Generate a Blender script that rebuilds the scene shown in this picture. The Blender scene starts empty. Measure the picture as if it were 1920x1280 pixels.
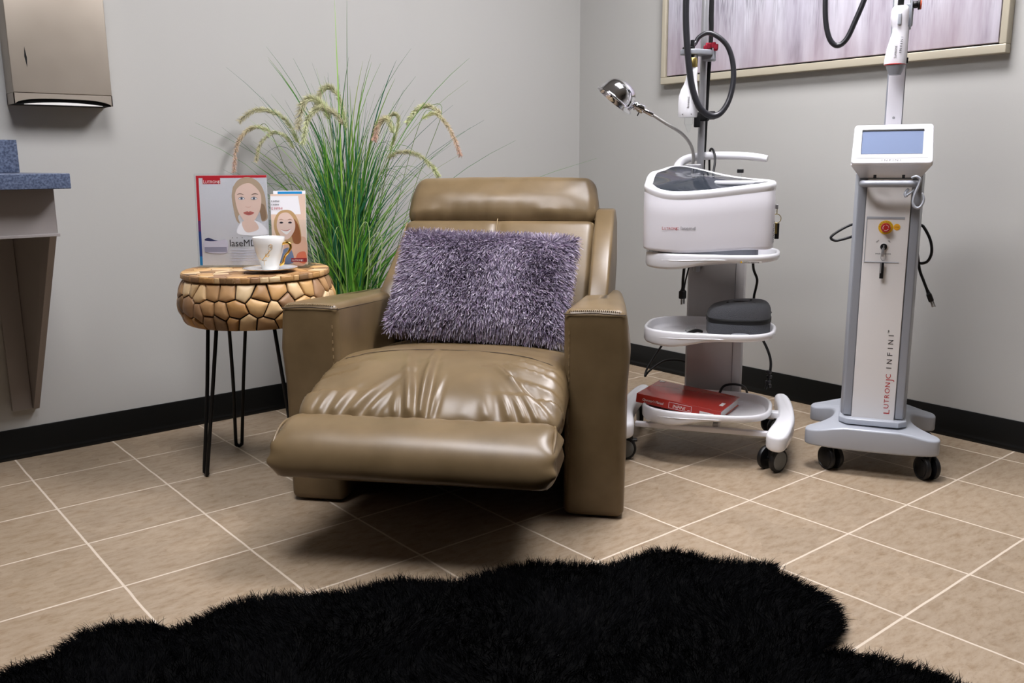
import bpy, math, random
import numpy as np
from mathutils import Vector, Matrix, noise
random.seed(7); rng = np.random.default_rng(11)
scene = bpy.context.scene
COL = scene.collection
S = 0.3048                       # floor tile pitch in metres
XW, YW = 1.035, 1.789            # right wall and left wall planes
pi = math.pi
def R(d): return math.radians(d)

# ------------------------------------------------------------------ materials
def srgb(c):
    return tuple((v/12.92 if v <= .04045 else ((v+.055)/1.055)**2.4) for v in [x/255 for x in c]) + (1,)
def mat(name, col, rough=.5, metal=0, spec=.5, coat=0, coat_rough=.1, sheen=0, trans=0, ior=1.45, emit=None, emit_s=0, alpha=1):
    m = bpy.data.materials.new(name); m.use_nodes = True
    b = m.node_tree.nodes['Principled BSDF']
    b.inputs['Base Color'].default_value = srgb(col)
    b.inputs['Roughness'].default_value = rough
    b.inputs['Metallic'].default_value = metal
    b.inputs['Specular IOR Level'].default_value = spec
    b.inputs['Coat Weight'].default_value = coat
    b.inputs['Coat Roughness'].default_value = coat_rough
    b.inputs['Sheen Weight'].default_value = sheen
    b.inputs['Transmission Weight'].default_value = trans
    b.inputs['IOR'].default_value = ior
    b.inputs['Alpha'].default_value = alpha
    if emit:
        b.inputs['Emission Color'].default_value = srgb(emit); b.inputs['Emission Strength'].default_value = emit_s
    return m
def nodes(m):
    t = m.node_tree
    return t, t.nodes, t.links, t.nodes['Principled BSDF']
def add_noise(m, c1, c2, scale=20, stretch=(1, 1, 1), detail=4, lo=.35, hi=.65, rough_var=None):
    t, n, l, b = nodes(m)
    tc = n.new('ShaderNodeTexCoord'); mp = n.new('ShaderNodeMapping'); mp.inputs['Scale'].default_value = stretch
    l.new(tc.outputs['Object'], mp.inputs['Vector'])
    ns = n.new('ShaderNodeTexNoise'); ns.inputs['Scale'].default_value = scale; ns.inputs['Detail'].default_value = detail
    l.new(mp.outputs[0], ns.inputs['Vector'])
    cr = n.new('ShaderNodeValToRGB'); cr.color_ramp.elements[0].position = lo; cr.color_ramp.elements[1].position = hi
    cr.color_ramp.elements[0].color = srgb(c1); cr.color_ramp.elements[1].color = srgb(c2)
    l.new(ns.outputs['Fac'], cr.inputs[0]); l.new(cr.outputs[0], b.inputs['Base Color'])
    return m, mp, ns, cr
def add_bump(m, scale=200, strength=.1, dist=.001, detail=3, stretch=(1, 1, 1), kind='noise'):
    t, n, l, b = nodes(m)
    tc = n.new('ShaderNodeTexCoord'); mp = n.new('ShaderNodeMapping'); mp.inputs['Scale'].default_value = stretch
    l.new(tc.outputs['Object'], mp.inputs['Vector'])
    if kind == 'noise':
        ns = n.new('ShaderNodeTexNoise'); ns.inputs['Detail'].default_value = detail; o = 'Fac'
    else:
        ns = n.new('ShaderNodeTexVoronoi'); o = 'Distance'
    ns.inputs['Scale'].default_value = scale
    l.new(mp.outputs[0], ns.inputs['Vector'])
    bp = n.new('ShaderNodeBump'); bp.inputs['Strength'].default_value = strength; bp.inputs['Distance'].default_value = dist
    l.new(ns.outputs[o], bp.inputs['Height']); l.new(bp.outputs[0], b.inputs['Normal'])
    return m
def add_attr(m, name='tint'):
    t, n, l, b = nodes(m)
    a = n.new('ShaderNodeAttribute'); a.attribute_name = name; l.new(a.outputs['Color'], b.inputs['Base Color'])
    return m

M = {}
M['wall'] = add_bump(mat('wall_paint', (172, 171, 167), .62, spec=.35), 260, .12, .001)
M['ceil'] = add_bump(mat('ceiling_tile', (150, 149, 146), .9), 120, .3, .002)
M['backwall'] = mat('wall_rear_darkened', (84, 80, 76), .7)  # unseen rear walls, colour darkened so less light bounces onto front faces
M['base'] = add_bump(mat('baseboard_vinyl', (14, 14, 13), .28, spec=.5), 60, .05, .002)
M['leather'] = mat('tan_leather', (130, 110, 78), .36, spec=.55)
add_noise(M['leather'], (100, 83, 57), (118, 99, 71), 9, detail=5, lo=.3, hi=.7)
add_bump(M['leather'], 420, .10, .0006, detail=4)
M['stitch'] = mat('stitching_thread', (150, 128, 94), .7)
M['seam'] = mat('seam_dark', (60, 47, 32), .7)
M['blackcloth'] = mat('black_dust_cloth', (12, 11, 10), .9)
M['blackmetal'] = mat('black_iron', (8, 8, 9), .4, spec=.4)
M['white'] = mat('white_gloss_plastic', (236, 236, 240), .22, coat=.3)
M['whitesatin'] = mat('white_satin_plastic', (232, 230, 236), .3)
M['whitepanel'] = mat('white_front_panel', (226, 223, 221), .38)
M['silver'] = mat('silver_grey_plastic', (150, 153, 160), .38, metal=.15)
M['silverlite'] = mat('light_grey_plastic', (172, 176, 184), .35, metal=.1)
M['colgrey'] = mat('grey_painted_steel', (184, 180, 178), .4, metal=.1)
M['chrome'] = mat('chrome', (228, 228, 232), .09, metal=1)
M['steelpole'] = mat('brushed_steel', (172, 172, 175), .3, metal=.55)
M['gooseneck'] = add_bump(mat('gooseneck_steel', (170, 168, 165), .3, metal=.7), 400, .5, .001, stretch=(1, 1, 1))
M['stainless'] = mat('stainless_satin', (172, 162, 148), .42, metal=.75)
add_noise(M['stainless'], (162, 152, 139), (178, 168, 155), 3, detail=3)
M['rubber'] = mat('black_rubber', (15, 15, 17), .42)
M['hose'] = mat('black_hose', (38, 38, 42), .33)
M['cloth'] = mat('black_hook_and_loop', (7, 7, 8), .9)
M['wheelgrey'] = mat('grey_wheel_disc', (110, 112, 112), .5)
M['glassdark'] = mat('dark_touch_glass', (44, 48, 54), .08, spec=.5)
M['screen'] = mat('unlit_screen', (128, 142, 172), .12, coat=.4)
M['red'] = mat('red_button', (176, 40, 38), .35)
M['yellow'] = mat('yellow_plate', (226, 178, 30), .5)
M['orange'] = mat('orange_sticker', (232, 170, 40), .5)
M['redcloth'] = mat('crimson_tie', (150, 20, 45), .8)
M['orangecap'] = mat('coral_cap', (205, 92, 62), .5)
M['txt_dark'] = mat('print_dark', (45, 42, 44), .6)
M['txt_red'] = mat('print_red', (176, 50, 50), .6)
M['txt_white'] = mat('print_white', (235, 225, 220), .6)
M['txt_grey'] = mat('print_grey', (130, 128, 130), .6)
M['case'] = add_bump(mat('grey_mesh_fabric', (92, 94, 99), .75), 420, .8, .002, kind='v')
M['casetrim'] = mat('black_zip', (12, 12, 13), .6)
M['bookred'] = mat('red_book_cover', (178, 46, 36), .22, coat=.4)
M['paper'] = mat('white_paper', (226, 224, 220), .6)
M['acrylic'] = mat('clear_acrylic', (245, 248, 250), .02)
def _acr():      # thin clear sheet: straight-through light with a faint surface gloss
    t, n, l, b = nodes(M['acrylic']); n.remove(b); out = n['Material Output']
    tr_ = n.new('ShaderNodeBsdfTransparent'); tr_.inputs[0].default_value = (.97, .98, .985, 1)
    gl = n.new('ShaderNodeBsdfGlossy'); gl.inputs['Roughness'].default_value = .03
    lw = n.new('ShaderNodeLayerWeight'); lw.inputs[0].default_value = .18; mx = n.new('ShaderNodeMixShader')
    sc = n.new('ShaderNodeMath'); sc.operation = 'MULTIPLY'; sc.inputs[1].default_value = .45; l.new(lw.outputs['Fresnel'], sc.inputs[0])
    l.new(sc.outputs[0], mx.inputs[0]); l.new(tr_.outputs[0], mx.inputs[1]); l.new(gl.outputs[0], mx.inputs[2]); l.new(mx.outputs[0], out.inputs[0])
def nodes(m):
    t = m.node_tree
    return t, t.nodes, t.links, t.nodes['Principled BSDF']
_acr()
M['porcelain'] = mat('white_porcelain', (232, 232, 230), .12, coat=.5)
M['gold'] = mat('gold_lustre', (222, 178, 92), .22, metal=1)
M['coffee'] = mat('coffee', (40, 22, 12), .2)
M['laminate'] = mat('blue_laminate', (70, 84, 110), .35)
add_noise(M['laminate'], (58, 68, 90), (100, 111, 134), 170, detail=5, lo=.38, hi=.66)
M['apron'] = mat('grey_laminate', (150, 144, 142), .45)
M['frame'] = mat('champagne_frame', (190, 182, 162), .35, metal=.3)
M['frameblack'] = mat('black_float_gap', (12, 10, 18), .5)
M['soil'] = mat('dark_soil', (40, 30, 22), .95)
M['pot'] = mat('black_pot', (25, 25, 26), .5)
M['blade'] = add_attr(mat('grass_blades', (70, 110, 45), .42, spec=.4))
M['plume'] = add_attr(mat('plume_bristle', (190, 190, 140), .9))
M['fur'] = add_attr(mat('purple_shag', (128, 116, 136), .42, spec=.5))
M['furbase'] = mat('purple_backing', (70, 60, 78), .9)
M['rugfur'] = add_attr(mat('black_fur', (8, 8, 9), .9, spec=.03))
M['rugbase'] = mat('rug_backing', (3, 3, 3), .95, spec=.1)
M['wood'] = add_attr(mat('teak_chunks', (160, 120, 70), .45))
M['woodgap'] = mat('dark_resin_gap', (22, 14, 9), .8)
M['diffuser'] = mat('lit_diffuser', (250, 250, 250), .5, emit=(252, 250, 255), emit_s=1)
M['white_trim'] = mat('white_metal_trim', (225, 225, 222), .4)
M['brass'] = mat('brass', (170, 150, 90), .3, metal=.9)
# wood grain bump
add_bump(M['wood'], 60, .25, .002, detail=6)
# leather colour variation is the hide's own mottling; painting is pigment on canvas
def floor_material():
    m = mat('travertine_tile_floor', (178, 160, 138), .36, spec=.4)
    t, n, l, b = nodes(m)
    tc = n.new('ShaderNodeTexCoord')
    sc = n.new('ShaderNodeVectorMath'); sc.operation = 'SCALE'; sc.inputs['Scale'].default_value = 1/S
    l.new(tc.outputs['Object'], sc.inputs[0])
    wob = n.new('ShaderNodeTexNoise'); wob.inputs['Scale'].default_value = 2.2; l.new(sc.outputs[0], wob.inputs['Vector'])
    wm = n.new('ShaderNodeVectorMath'); wm.operation = 'MULTIPLY_ADD'; wm.inputs[1].default_value = (.018,)*3; wm.inputs[2].default_value = (-.009,)*3
    l.new(wob.outputs['Color'], wm.inputs[0])
    ad = n.new('ShaderNodeVectorMath'); l.new(sc.outputs[0], ad.inputs[0]); l.new(wm.outputs[0], ad.inputs[1])
    fr = n.new('ShaderNodeVectorMath'); fr.operation = 'FRACTION'; l.new(ad.outputs[0], fr.inputs[0])
    sep = n.new('ShaderNodeSeparateXYZ'); l.new(fr.outputs[0], sep.inputs[0])
    def mth(op, a, bb=None, v=None):
        k = n.new('ShaderNodeMath'); k.operation = op
        if a is not None: l.new(a, k.inputs[0])
        if bb is not None: l.new(bb, k.inputs[1])
        if v is not None: k.inputs[1].default_value = v
        return k.outputs[0]
    def dist(o):   # distance to the nearest joint
        s1 = mth('SUBTRACT', o, v=.5); a1 = mth('ABSOLUTE', s1); k = n.new('ShaderNodeMath'); k.operation = 'SUBTRACT'
        k.inputs[0].default_value = .5; l.new(a1, k.inputs[1]); return k.outputs[0]
    d = mth('MINIMUM', dist(sep.outputs[0]), dist(sep.outputs[1]))
    mr = n.new('ShaderNodeMapRange'); mr.inputs['From Min'].default_value = .0075; mr.inputs['From Max'].default_value = .0115
    l.new(d, mr.inputs['Value'])           # 0 in grout, 1 on tile
    # tile id
    fl = n.new('ShaderNodeVectorMath'); fl.operation = 'FLOOR'; l.new(ad.outputs[0], fl.inputs[0])
    wn = n.new('ShaderNodeTexWhiteNoise'); wn.noise_dimensions = '3D'
    fz = n.new('ShaderNodeVectorMath'); fz.operation = 'MULTIPLY'; fz.inputs[1].default_value = (1, 1, 0); l.new(fl.outputs[0], fz.inputs[0])
    l.new(fz.outputs[0], wn.inputs['Vector'])
    # streaky travertine
    rotm = n.new('ShaderNodeMapping'); rotm.inputs['Rotation'].default_value = (0, 0, R(40)); rotm.inputs['Scale'].default_value = (1, 2.6, 1)
    off = n.new('ShaderNodeVectorMath'); off.operation = 'MULTIPLY_ADD'; off.inputs[1].default_value = (7, 7, 0)
    l.new(wn.outputs['Color'], off.inputs[0]); l.new(tc.outputs['Object'], off.inputs[2])
    l.new(off.outputs[0], rotm.inputs['Vector'])
    n1 = n.new('ShaderNodeTexNoise'); n1.inputs['Scale'].default_value = 20; n1.inputs['Detail'].default_value = 8; n1.inputs['Roughness'].default_value = .68
    l.new(rotm.outputs[0], n1.inputs['Vector'])
    cr = n.new('ShaderNodeValToRGB'); e = cr.color_ramp.elements
    e[0].position = .25; e[0].color = srgb((128, 105, 78)); e[1].position = .75; e[1].color = srgb((168, 151, 130))
    k = e.new(.5); k.color = srgb((156, 138, 116))
    l.new(n1.outputs['Fac'], cr.inputs[0])
    n2 = n.new('ShaderNodeTexNoise'); n2.inputs['Scale'].default_value = 60; n2.inputs['Detail'].default_value = 6; n2.inputs['Roughness'].default_value = .8
    l.new(rotm.outputs[0], n2.inputs['Vector'])
    cr2 = n.new('ShaderNodeValToRGB'); e2 = cr2.color_ramp.elements; e2[0].position = .33; e2[0].color = (.66, .62, .58, 1); e2[1].position = .46; e2[1].color = (1, 1, 1, 1)
    l.new(n2.outputs['Fac'], cr2.inputs[0])
    mul = n.new('ShaderNodeMixRGB'); mul.blend_type = 'MULTIPLY'; mul.inputs[0].default_value = .8
    l.new(cr.outputs[0], mul.inputs[1]); l.new(cr2.outputs[0], mul.inputs[2])
    hv = n.new('ShaderNodeHueSaturation'); vv = n.new('ShaderNodeMapRange'); vv.inputs['To Min'].default_value = .94; vv.inputs['To Max'].default_value = 1.05
    l.new(wn.outputs['Value'], vv.inputs['Value']); l.new(vv.outputs[0], hv.inputs['Value']); l.new(mul.outputs[0], hv.inputs['Color'])
    mx = n.new('ShaderNodeMixRGB'); mx.inputs[1].default_value = srgb((204, 190, 172)); l.new(mr.outputs[0], mx.inputs[0]); l.new(hv.outputs[0], mx.inputs[2])
    l.new(mx.outputs[0], b.inputs['Base Color'])
    rr = n.new('ShaderNodeMapRange'); rr.inputs['To Min'].default_value = .75; rr.inputs['To Max'].default_value = .4
    l.new(mr.outputs[0], rr.inputs['Value']); l.new(rr.outputs[0], b.inputs['Roughness'])
    bp = n.new('ShaderNodeBump'); bp.inputs['Strength'].default_value = .35; bp.inputs['Distance'].default_value = .0015
    l.new(mr.outputs[0], bp.inputs['Height'])
    bp2 = n.new('ShaderNodeBump'); bp2.inputs['Strength'].default_value = .12; bp2.inputs['Distance'].default_value = .001
    l.new(n2.outputs['Fac'], bp2.inputs['Height']); l.new(bp.outputs[0], bp2.inputs['Normal']); l.new(bp2.outputs[0], b.inputs['Normal'])
    return m
M['floor'] = floor_material()
def painting_material():
    m = mat('abstract_painting', (190, 186, 200), .5)
    t, n, l, b = nodes(m)
    tc = n.new('ShaderNodeTexCoord'); sp = n.new('ShaderNodeSeparateXYZ'); l.new(tc.outputs['Object'], sp.inputs[0])
    mp = n.new('ShaderNodeMapping'); mp.inputs['Scale'].default_value = (1, 9, 1.1); l.new(tc.outputs['Object'], mp.inputs['Vector'])
    a = n.new('ShaderNodeTexNoise'); a.inputs['Scale'].default_value = 1.6; a.inputs['Detail'].default_value = 5; a.inputs['Roughness'].default_value = .6
    l.new(mp.outputs[0], a.inputs['Vector'])
    cr = n.new('ShaderNodeValToRGB'); e = cr.color_ramp.elements
    e[0].position = .3; e[0].color = srgb((112, 109, 120)); e[1].position = .68; e[1].color = srgb((198, 198, 208))
    k = e.new(.45); k.color = srgb((164, 160, 172))
    l.new(a.outputs['Fac'], cr.inputs[0])
    # pinkish blush patches low on the canvas
    p = n.new('ShaderNodeTexNoise'); p.inputs['Scale'].default_value = 2.3; p.inputs['Detail'].default_value = 2
    mp2 = n.new('ShaderNodeMapping'); mp2.inputs['Scale'].default_value = (1, 2.5, 1); mp2.inputs['Location'].default_value = (3, 1, 0); l.new(tc.outputs['Object'], mp2.inputs['Vector']); l.new(mp2.outputs[0], p.inputs['Vector'])
    z = n.new('ShaderNodeMapRange'); z.inputs['From Min'].default_value = .02; z.inputs['From Max'].default_value = .32; z.inputs['To Min'].default_value = .30; z.inputs['To Max'].default_value = 0
    l.new(sp.outputs[2], z.inputs['Value'])
    s = n.new('ShaderNodeMath'); s.operation = 'MULTIPLY_ADD'; l.new(p.outputs['Fac'], s.inputs[0]); l.new(z.outputs[0], s.inputs[1]); s.inputs[2].default_value = 0
    s2 = n.new('ShaderNodeMath'); s2.operation = 'MULTIPLY'; s2.use_clamp = True; s2.inputs[1].default_value = 3.0; l.new(s.outputs[0], s2.inputs[0])
    mx = n.new('ShaderNodeMixRGB'); mx.inputs[2].default_value = srgb((160, 136, 138)); l.new(s2.outputs[0], mx.inputs[0]); l.new(cr.outputs[0], mx.inputs[1])
    # fine silvery drips in vertical lines from above
    mp3 = n.new('ShaderNodeMapping'); mp3.inputs['Scale'].default_value = (1, 120, 6); l.new(tc.outputs['Object'], mp3.inputs['Vector'])
    g = n.new('ShaderNodeTexNoise'); g.inputs['Scale'].default_value = 2; g.inputs['Detail'].default_value = 4; l.new(mp3.outputs[0], g.inputs['Vector'])
    gz = n.new('ShaderNodeMapRange'); gz.inputs['From Min'].default_value = .10; gz.inputs['From Max'].default_value = .42; l.new(sp.outputs[2], gz.inputs['Value'])
    mp4 = n.new('ShaderNodeMapping'); mp4.inputs['Scale'].default_value = (1, 7, .8); mp4.inputs['Location'].default_value = (0, 4, 2); l.new(tc.outputs['Object'], mp4.inputs['Vector'])
    g2 = n.new('ShaderNodeTexNoise'); g2.inputs['Scale'].default_value = 1.4; l.new(mp4.outputs[0], g2.inputs['Vector'])
    gt = n.new('ShaderNodeMapRange'); gt.inputs['From Min'].default_value = .46; gt.inputs['From Max'].default_value = .6; l.new(g2.outputs['Fac'], gt.inputs['Value'])
    gm = n.new('ShaderNodeMath'); gm.operation = 'MULTIPLY'; l.new(gt.outputs[0], gm.inputs[0]); l.new(gz.outputs[0], gm.inputs[1])
    gg = n.new('ShaderNodeValToRGB'); gg.color_ramp.elements[0].color = srgb((92, 88, 96)); gg.color_ramp.elements[1].color = srgb((196, 194, 202))
    gg.color_ramp.elements[0].position = .4; gg.color_ramp.elements[1].position = .6; l.new(g.outputs['Fac'], gg.inputs[0])
    mx2 = n.new('ShaderNodeMixRGB'); l.new(gm.outputs[0], mx2.inputs[0]); l.new(mx.outputs[0], mx2.inputs[1]); l.new(gg.outputs[0], mx2.inputs[2])
    l.new(mx2.outputs[0], b.inputs['Base Color'])
    bp = n.new('ShaderNodeBump'); bp.inputs['Strength'].default_value = .3; bp.inputs['Distance'].default_value = .001; l.new(g.outputs['Fac'], bp.inputs['Height']); l.new(bp.outputs[0], b.inputs['Normal'])
    return m
M['painting'] = painting_material()

# ------------------------------------------------------------------ object helpers
def tagp(o, label=None, cat=None, group=None, kind=None):
    if label: o['label'] = label
    if cat: o['category'] = cat
    if group: o['group'] = group
    if kind: o['kind'] = kind
    return o
def thing(name, label, cat, loc=(0, 0, 0), rz=0, group=None, rot=None):
    o = bpy.data.objects.new(name, None); COL.objects.link(o); o.empty_display_size = .05
    o.location = loc; o.rotation_euler = rot if rot else (0, 0, R(rz))
    return tagp(o, label, cat, group)
class MB:
    def __init__(s): s.v = []; s.f = []; s.m = []; s.c = []
    def add(s, vs, fs, mi=0, col=None):
        b = len(s.v); s.v += [tuple(v) for v in vs]; s.f += [tuple(b+i for i in f) for f in fs]; s.m += [mi]*len(fs)
        if col is not None: s.c += [col]*len(vs)
        return s
    def xf(s, mtx, start=0):
        for i in range(start, len(s.v)): s.v[i] = tuple(mtx @ Vector(s.v[i]))
        return s
    def box(s, x0, x1, y0, y1, z0, z1, bev=0, mi=0, seg=3, col=None):
        if bev <= 0:
            vs = [(x, y, z) for z in (z0, z1) for y in (y0, y1) for x in (x0, x1)]
            fs = [(0, 2, 3, 1), (4, 5, 7, 6), (0, 1, 5, 4), (2, 6, 7, 3), (0, 4, 6, 2), (1, 3, 7, 5)]
            return s.add(vs, fs, mi, col)
        return s.blob((x0+x1)/2, (y0+y1)/2, (z0+z1)/2, (x1-x0)/2, (y1-y0)/2, (z1-z0)/2, bev, seg, mi, col=col)
    def blob(s, cx, cy, cz, hx, hy, hz, r, seg=3, mi=0, n=(1, 1, 1), fn=None, col=None):
        """rounded box; n = interior subdivisions per axis; fn(local position in [-1,1]) -> offset"""
        r = min(r, hx, hy, hz); h = (hx, hy, hz)
        def axis(hh, k):
            a = hh-r; out = [-hh + r*(1-math.cos(pi/2*i/seg)) if False else -hh + r*(i/seg) for i in range(seg)]
            inner = [-a + 2*a*i/k for i in range(k+1)] if a > 1e-9 else [0.0]
            return out + inner + [-q for q in reversed(out)]
        ax = [axis(h[i], n[i]) for i in range(3)]
        idx = {}; vs = []; fs = []
        def vid(i, j, k):
            key = (i, j, k)
            if key in idx: return idx[key]
            p = [ax[0][i], ax[1][j], ax[2][k]]
            c = [max(-(h[q]-r), min(h[q]-r, p[q])) for q in range(3)]
            d = [(p[q]-c[q])/r for q in range(3)]
            # equal angle mapping for a smooth corner
            dd = [math.tan(t*pi/4) for t in d]
            L = math.sqrt(sum(t*t for t in dd)) or 1
            w = [c[q] + r*dd[q]/L for q in range(3)]
            if fn:
                o = fn(w[0]/hx, w[1]/hy, w[2]/hz, [t/L for t in dd]); w = [w[q]+o[q] for q in range(3)]
            idx[key] = len(vs); vs.append((w[0]+cx, w[1]+cy, w[2]+cz)); return idx[key]
        N = [len(a)-1 for a in ax]
        for i in range(N[0]):
            for j in range(N[1]):
                fs.append((vid(i, j, 0), vid(i, j+1, 0), vid(i+1, j+1, 0), vid(i+1, j, 0)))
                fs.append((vid(i, j, N[2]), vid(i+1, j, N[2]), vid(i+1, j+1, N[2]), vid(i, j+1, N[2])))
            for k in range(N[2]):
                fs.append((vid(i, 0, k), vid(i+1, 0, k), vid(i+1, 0, k+1), vid(i, 0, k+1)))
                fs.append((vid(i, N[1], k), vid(i, N[1], k+1), vid(i+1, N[1], k+1), vid(i+1, N[1], k)))
        for j in range(N[1]):
            for k in range(N[2]):
                fs.append((vid(0, j, k), vid(0, j, k+1), vid(0, j+1, k+1), vid(0, j+1, k)))
                fs.append((vid(N[0], j, k), vid(N[0], j+1, k), vid(N[0], j+1, k+1), vid(N[0], j, k+1)))
        return s.add(vs, fs, mi, col)
    def lathe(s, prof, n=32, mi=0, mtx=None, col=None, caps=True):
        vs = []; fs = []
        for r, z in prof:
            for i in range(n):
                a = 2*pi*i/n; vs.append(Vector((max(r, 1e-5)*math.cos(a), max(r, 1e-5)*math.sin(a), z)))
        if mtx is not None: vs = [mtx @ v for v in vs]
        for k in range(len(prof)-1):
            for i in range(n):
                j = (i+1) % n; fs.append((k*n+i, k*n+j, (k+1)*n+j, (k+1)*n+i))
        if caps: fs.append(tuple(range(n-1, -1, -1))); fs.append(tuple((len(prof)-1)*n+i for i in range(n)))
        return s.add(vs, fs, mi, col)
    def cyl(s, p0, p1, r, n=20, bev=0, mi=0, r1=None, col=None):
        p0 = Vector(p0); p1 = Vector(p1); d = p1-p0; L = d.length; q = d.to_track_quat('Z', 'Y').to_matrix().to_4x4()
        r1 = r if r1 is None else r1
        pr = [(r-bev, 0), (r-bev*.3, bev*.3), (r, bev), (r1, L-bev), (r1-bev*.3, L-bev*.3), (r1-bev, L)] if bev > 0 else [(r, 0), (r1, L)]
        return s.lathe(pr, n, mi, Matrix.Translation(p0) @ q, col)
    def tube(s, pts, r, n=10, sub=6, mi=0, flat=1.0, caps=True, smooth=True, col=None):
        P = [Vector(p) for p in pts]
        rr = r if isinstance(r, (list, tuple)) else [r]*len(P)
        if smooth and len(P) > 2: P, rr = crom(P, rr, sub)
        T = [(P[min(i+1, len(P)-1)]-P[max(i-1, 0)]).normalized() for i in range(len(P))]
        up = Vector((0, 0, 1)) if abs(T[0].z) < .9 else Vector((0, 1, 0))
        N = (up - T[0]*up.dot(T[0])).normalized(); vs = []; fs = []
        for i, p in enumerate(P):
            N = (N - T[i]*N.dot(T[i])).normalized(); B = T[i].cross(N)
            for k in range(n):
                a = 2*pi*k/n; vs.append(p + (N*math.cos(a)*flat + B*math.sin(a))*rr[i])
        for i in range(len(P)-1):
            for k in range(n):
                j = (k+1) % n; fs.append((i*n+k, i*n+j, (i+1)*n+j, (i+1)*n+k))
        if caps: fs.append(tuple(range(n-1, -1, -1))); fs.append(tuple((len(P)-1)*n+k for k in range(n)))
        return s.add(vs, fs, mi, col)
    def prism(s, poly, z0, z1, bev=0, mi=0, seg=3, col=None, axis='z'):
        """poly is counter-clockwise in (x,y); bevelled top and bottom edges"""
        n = len(poly); rings = []
        if bev > 0:
            for i in range(seg+1):
                a = pi/2*i/seg; rings.append((bev*(1-math.sin(a)), z0+bev*(1-math.cos(a))))
            for i in range(seg, -1, -1):
                a = pi/2*i/seg; rings.append((bev*(1-math.sin(a)), z1-bev*(1-math.cos(a))))
        else: rings = [(0, z0), (0, z1)]
        vs = []; fs = []
        for ins, z in rings:
            for (x, y) in inset(poly, ins): vs.append((x, y, z))
        for k in range(len(rings)-1):
            for i in range(n):
                j = (i+1) % n; fs.append((k*n+i, k*n+j, (k+1)*n+j, (k+1)*n+i))
        fs.append(tuple(range(n-1, -1, -1))); fs.append(tuple((len(rings)-1)*n+i for i in range(n)))
        if axis == 'x': vs = [(z, x, y) for x, y, z in vs]
        if axis == 'y': vs = [(x, z, y) for x, y, z in vs]; fs = [tuple(reversed(f)) for f in fs]
        return s.add(vs, fs, mi, col)
    def build(s, name, mats, parent=None, smooth=True, angle=35, label=None):
        me = bpy.data.meshes.new(name); me.from_pydata(s.v, [], s.f)
        for m in (mats if isinstance(mats, (list, tuple)) else [mats]): me.materials.append(M[m] if isinstance(m, str) else m)
        me.polygons.foreach_set('material_index', s.m)
        if s.c and len(s.c) == len(s.v):
            a = me.color_attributes.new('tint', 'FLOAT_COLOR', 'POINT')
            a.data.foreach_set('color', np.array(s.c, dtype=np.float32).ravel())
        if smooth:
            me.polygons.foreach_set('use_smooth', [True]*len(me.polygons))
            if angle < 180: me.set_sharp_from_angle(angle=R(angle))
        me.update(); me.validate()
        o = bpy.data.objects.new(name, me); COL.objects.link(o)
        if parent: o.parent = parent
        if label: o['label'] = label
        return o
def crom(P, rr, sub):
    Q = [P[0]*2-P[1]] + P + [P[-1]*2-P[-2]]; out = []; ro = []
    for i in range(1, len(Q)-2):
        for k in range(sub):
            t = k/sub; a, b, c, d = Q[i-1], Q[i], Q[i+1], Q[i+2]
            out.append(.5*((2*b) + (c-a)*t + (2*a-5*b+4*c-d)*t*t + (3*b-a-3*c+d)*t**3)); ro.append(rr[i-1]*(1-t)+rr[i]*t)
    out.append(P[-1]); ro.append(rr[-1]); return out, ro
def inset(poly, d):
    if d <= 1e-9: return list(poly)
    n = len(poly); out = []
    for i in range(n):
        a = Vector(poly[i-1]); b = Vector(poly[i]); c = Vector(poly[(i+1) % n])
        e1 = (b-a).normalized(); e2 = (c-b).normalized()
        n1 = Vector((-e1.y, e1.x)); n2 = Vector((-e2.y, e2.x)); m = (n1+n2)
        L = m.length
        if L < 1e-6: out.append(tuple(b)); continue
        m /= L; k = max(.45, m.dot(n1)); q = b + m*(d/k); out.append((q.x, q.y))
    return out
def smooth2(poly, sub=6):
    """closed smooth curve through the 2D points"""
    P = [Vector((p[0], p[1], 0)) for p in poly]; n = len(P); out = []
    for i in range(n):
        a, b, c, d = P[i-1], P[i], P[(i+1) % n], P[(i+2) % n]
        for k in range(sub):
            t = k/sub; q = .5*((2*b)+(c-a)*t+(2*a-5*b+4*c-d)*t*t+(3*b-a-3*c+d)*t**3); out.append((q.x, q.y))
    return out
def rrect(x0, x1, y0, y1, r, n=6):
    out = []
    for cx, cy, a0 in ((x1-r, y0+r, -90), (x1-r, y1-r, 0), (x0+r, y1-r, 90), (x0+r, y0+r, 180)):
        for i in range(n+1):
            a = R(a0+90*i/n); out.append((cx+r*math.cos(a), cy+r*math.sin(a)))
    return out
def superell(cx, cy, hx, hy, p=2.6, n=64):
    out = []
    for i in range(n):
        a = 2*pi*i/n; c, s_ = math.cos(a), math.sin(a)
        out.append((cx+hx*math.copysign(abs(c)**(2/p), c), cy+hy*math.copysign(abs(s_)**(2/p), s_)))
    return out
def glyphs(txt, size, extrude=.0002, spacing=1.0, shear=0):
    cu = bpy.data.curves.new('t', 'FONT'); cu.body = txt; cu.size = size; cu.extrude = extrude; cu.space_character = spacing; cu.shear = shear; cu.resolution_u = 4
    o = bpy.data.objects.new('t', cu); COL.objects.link(o)
    dg = bpy.context.evaluated_depsgraph_get(); me = bpy.data.meshes.new_from_object(o.evaluated_get(dg))
    vs = [tuple(v.co) for v in me.vertices]; fs = [tuple(p.vertices) for p in me.polygons]
    bpy.data.objects.remove(o); bpy.data.meshes.remove(me); bpy.data.curves.remove(cu)
    return vs, fs
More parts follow.
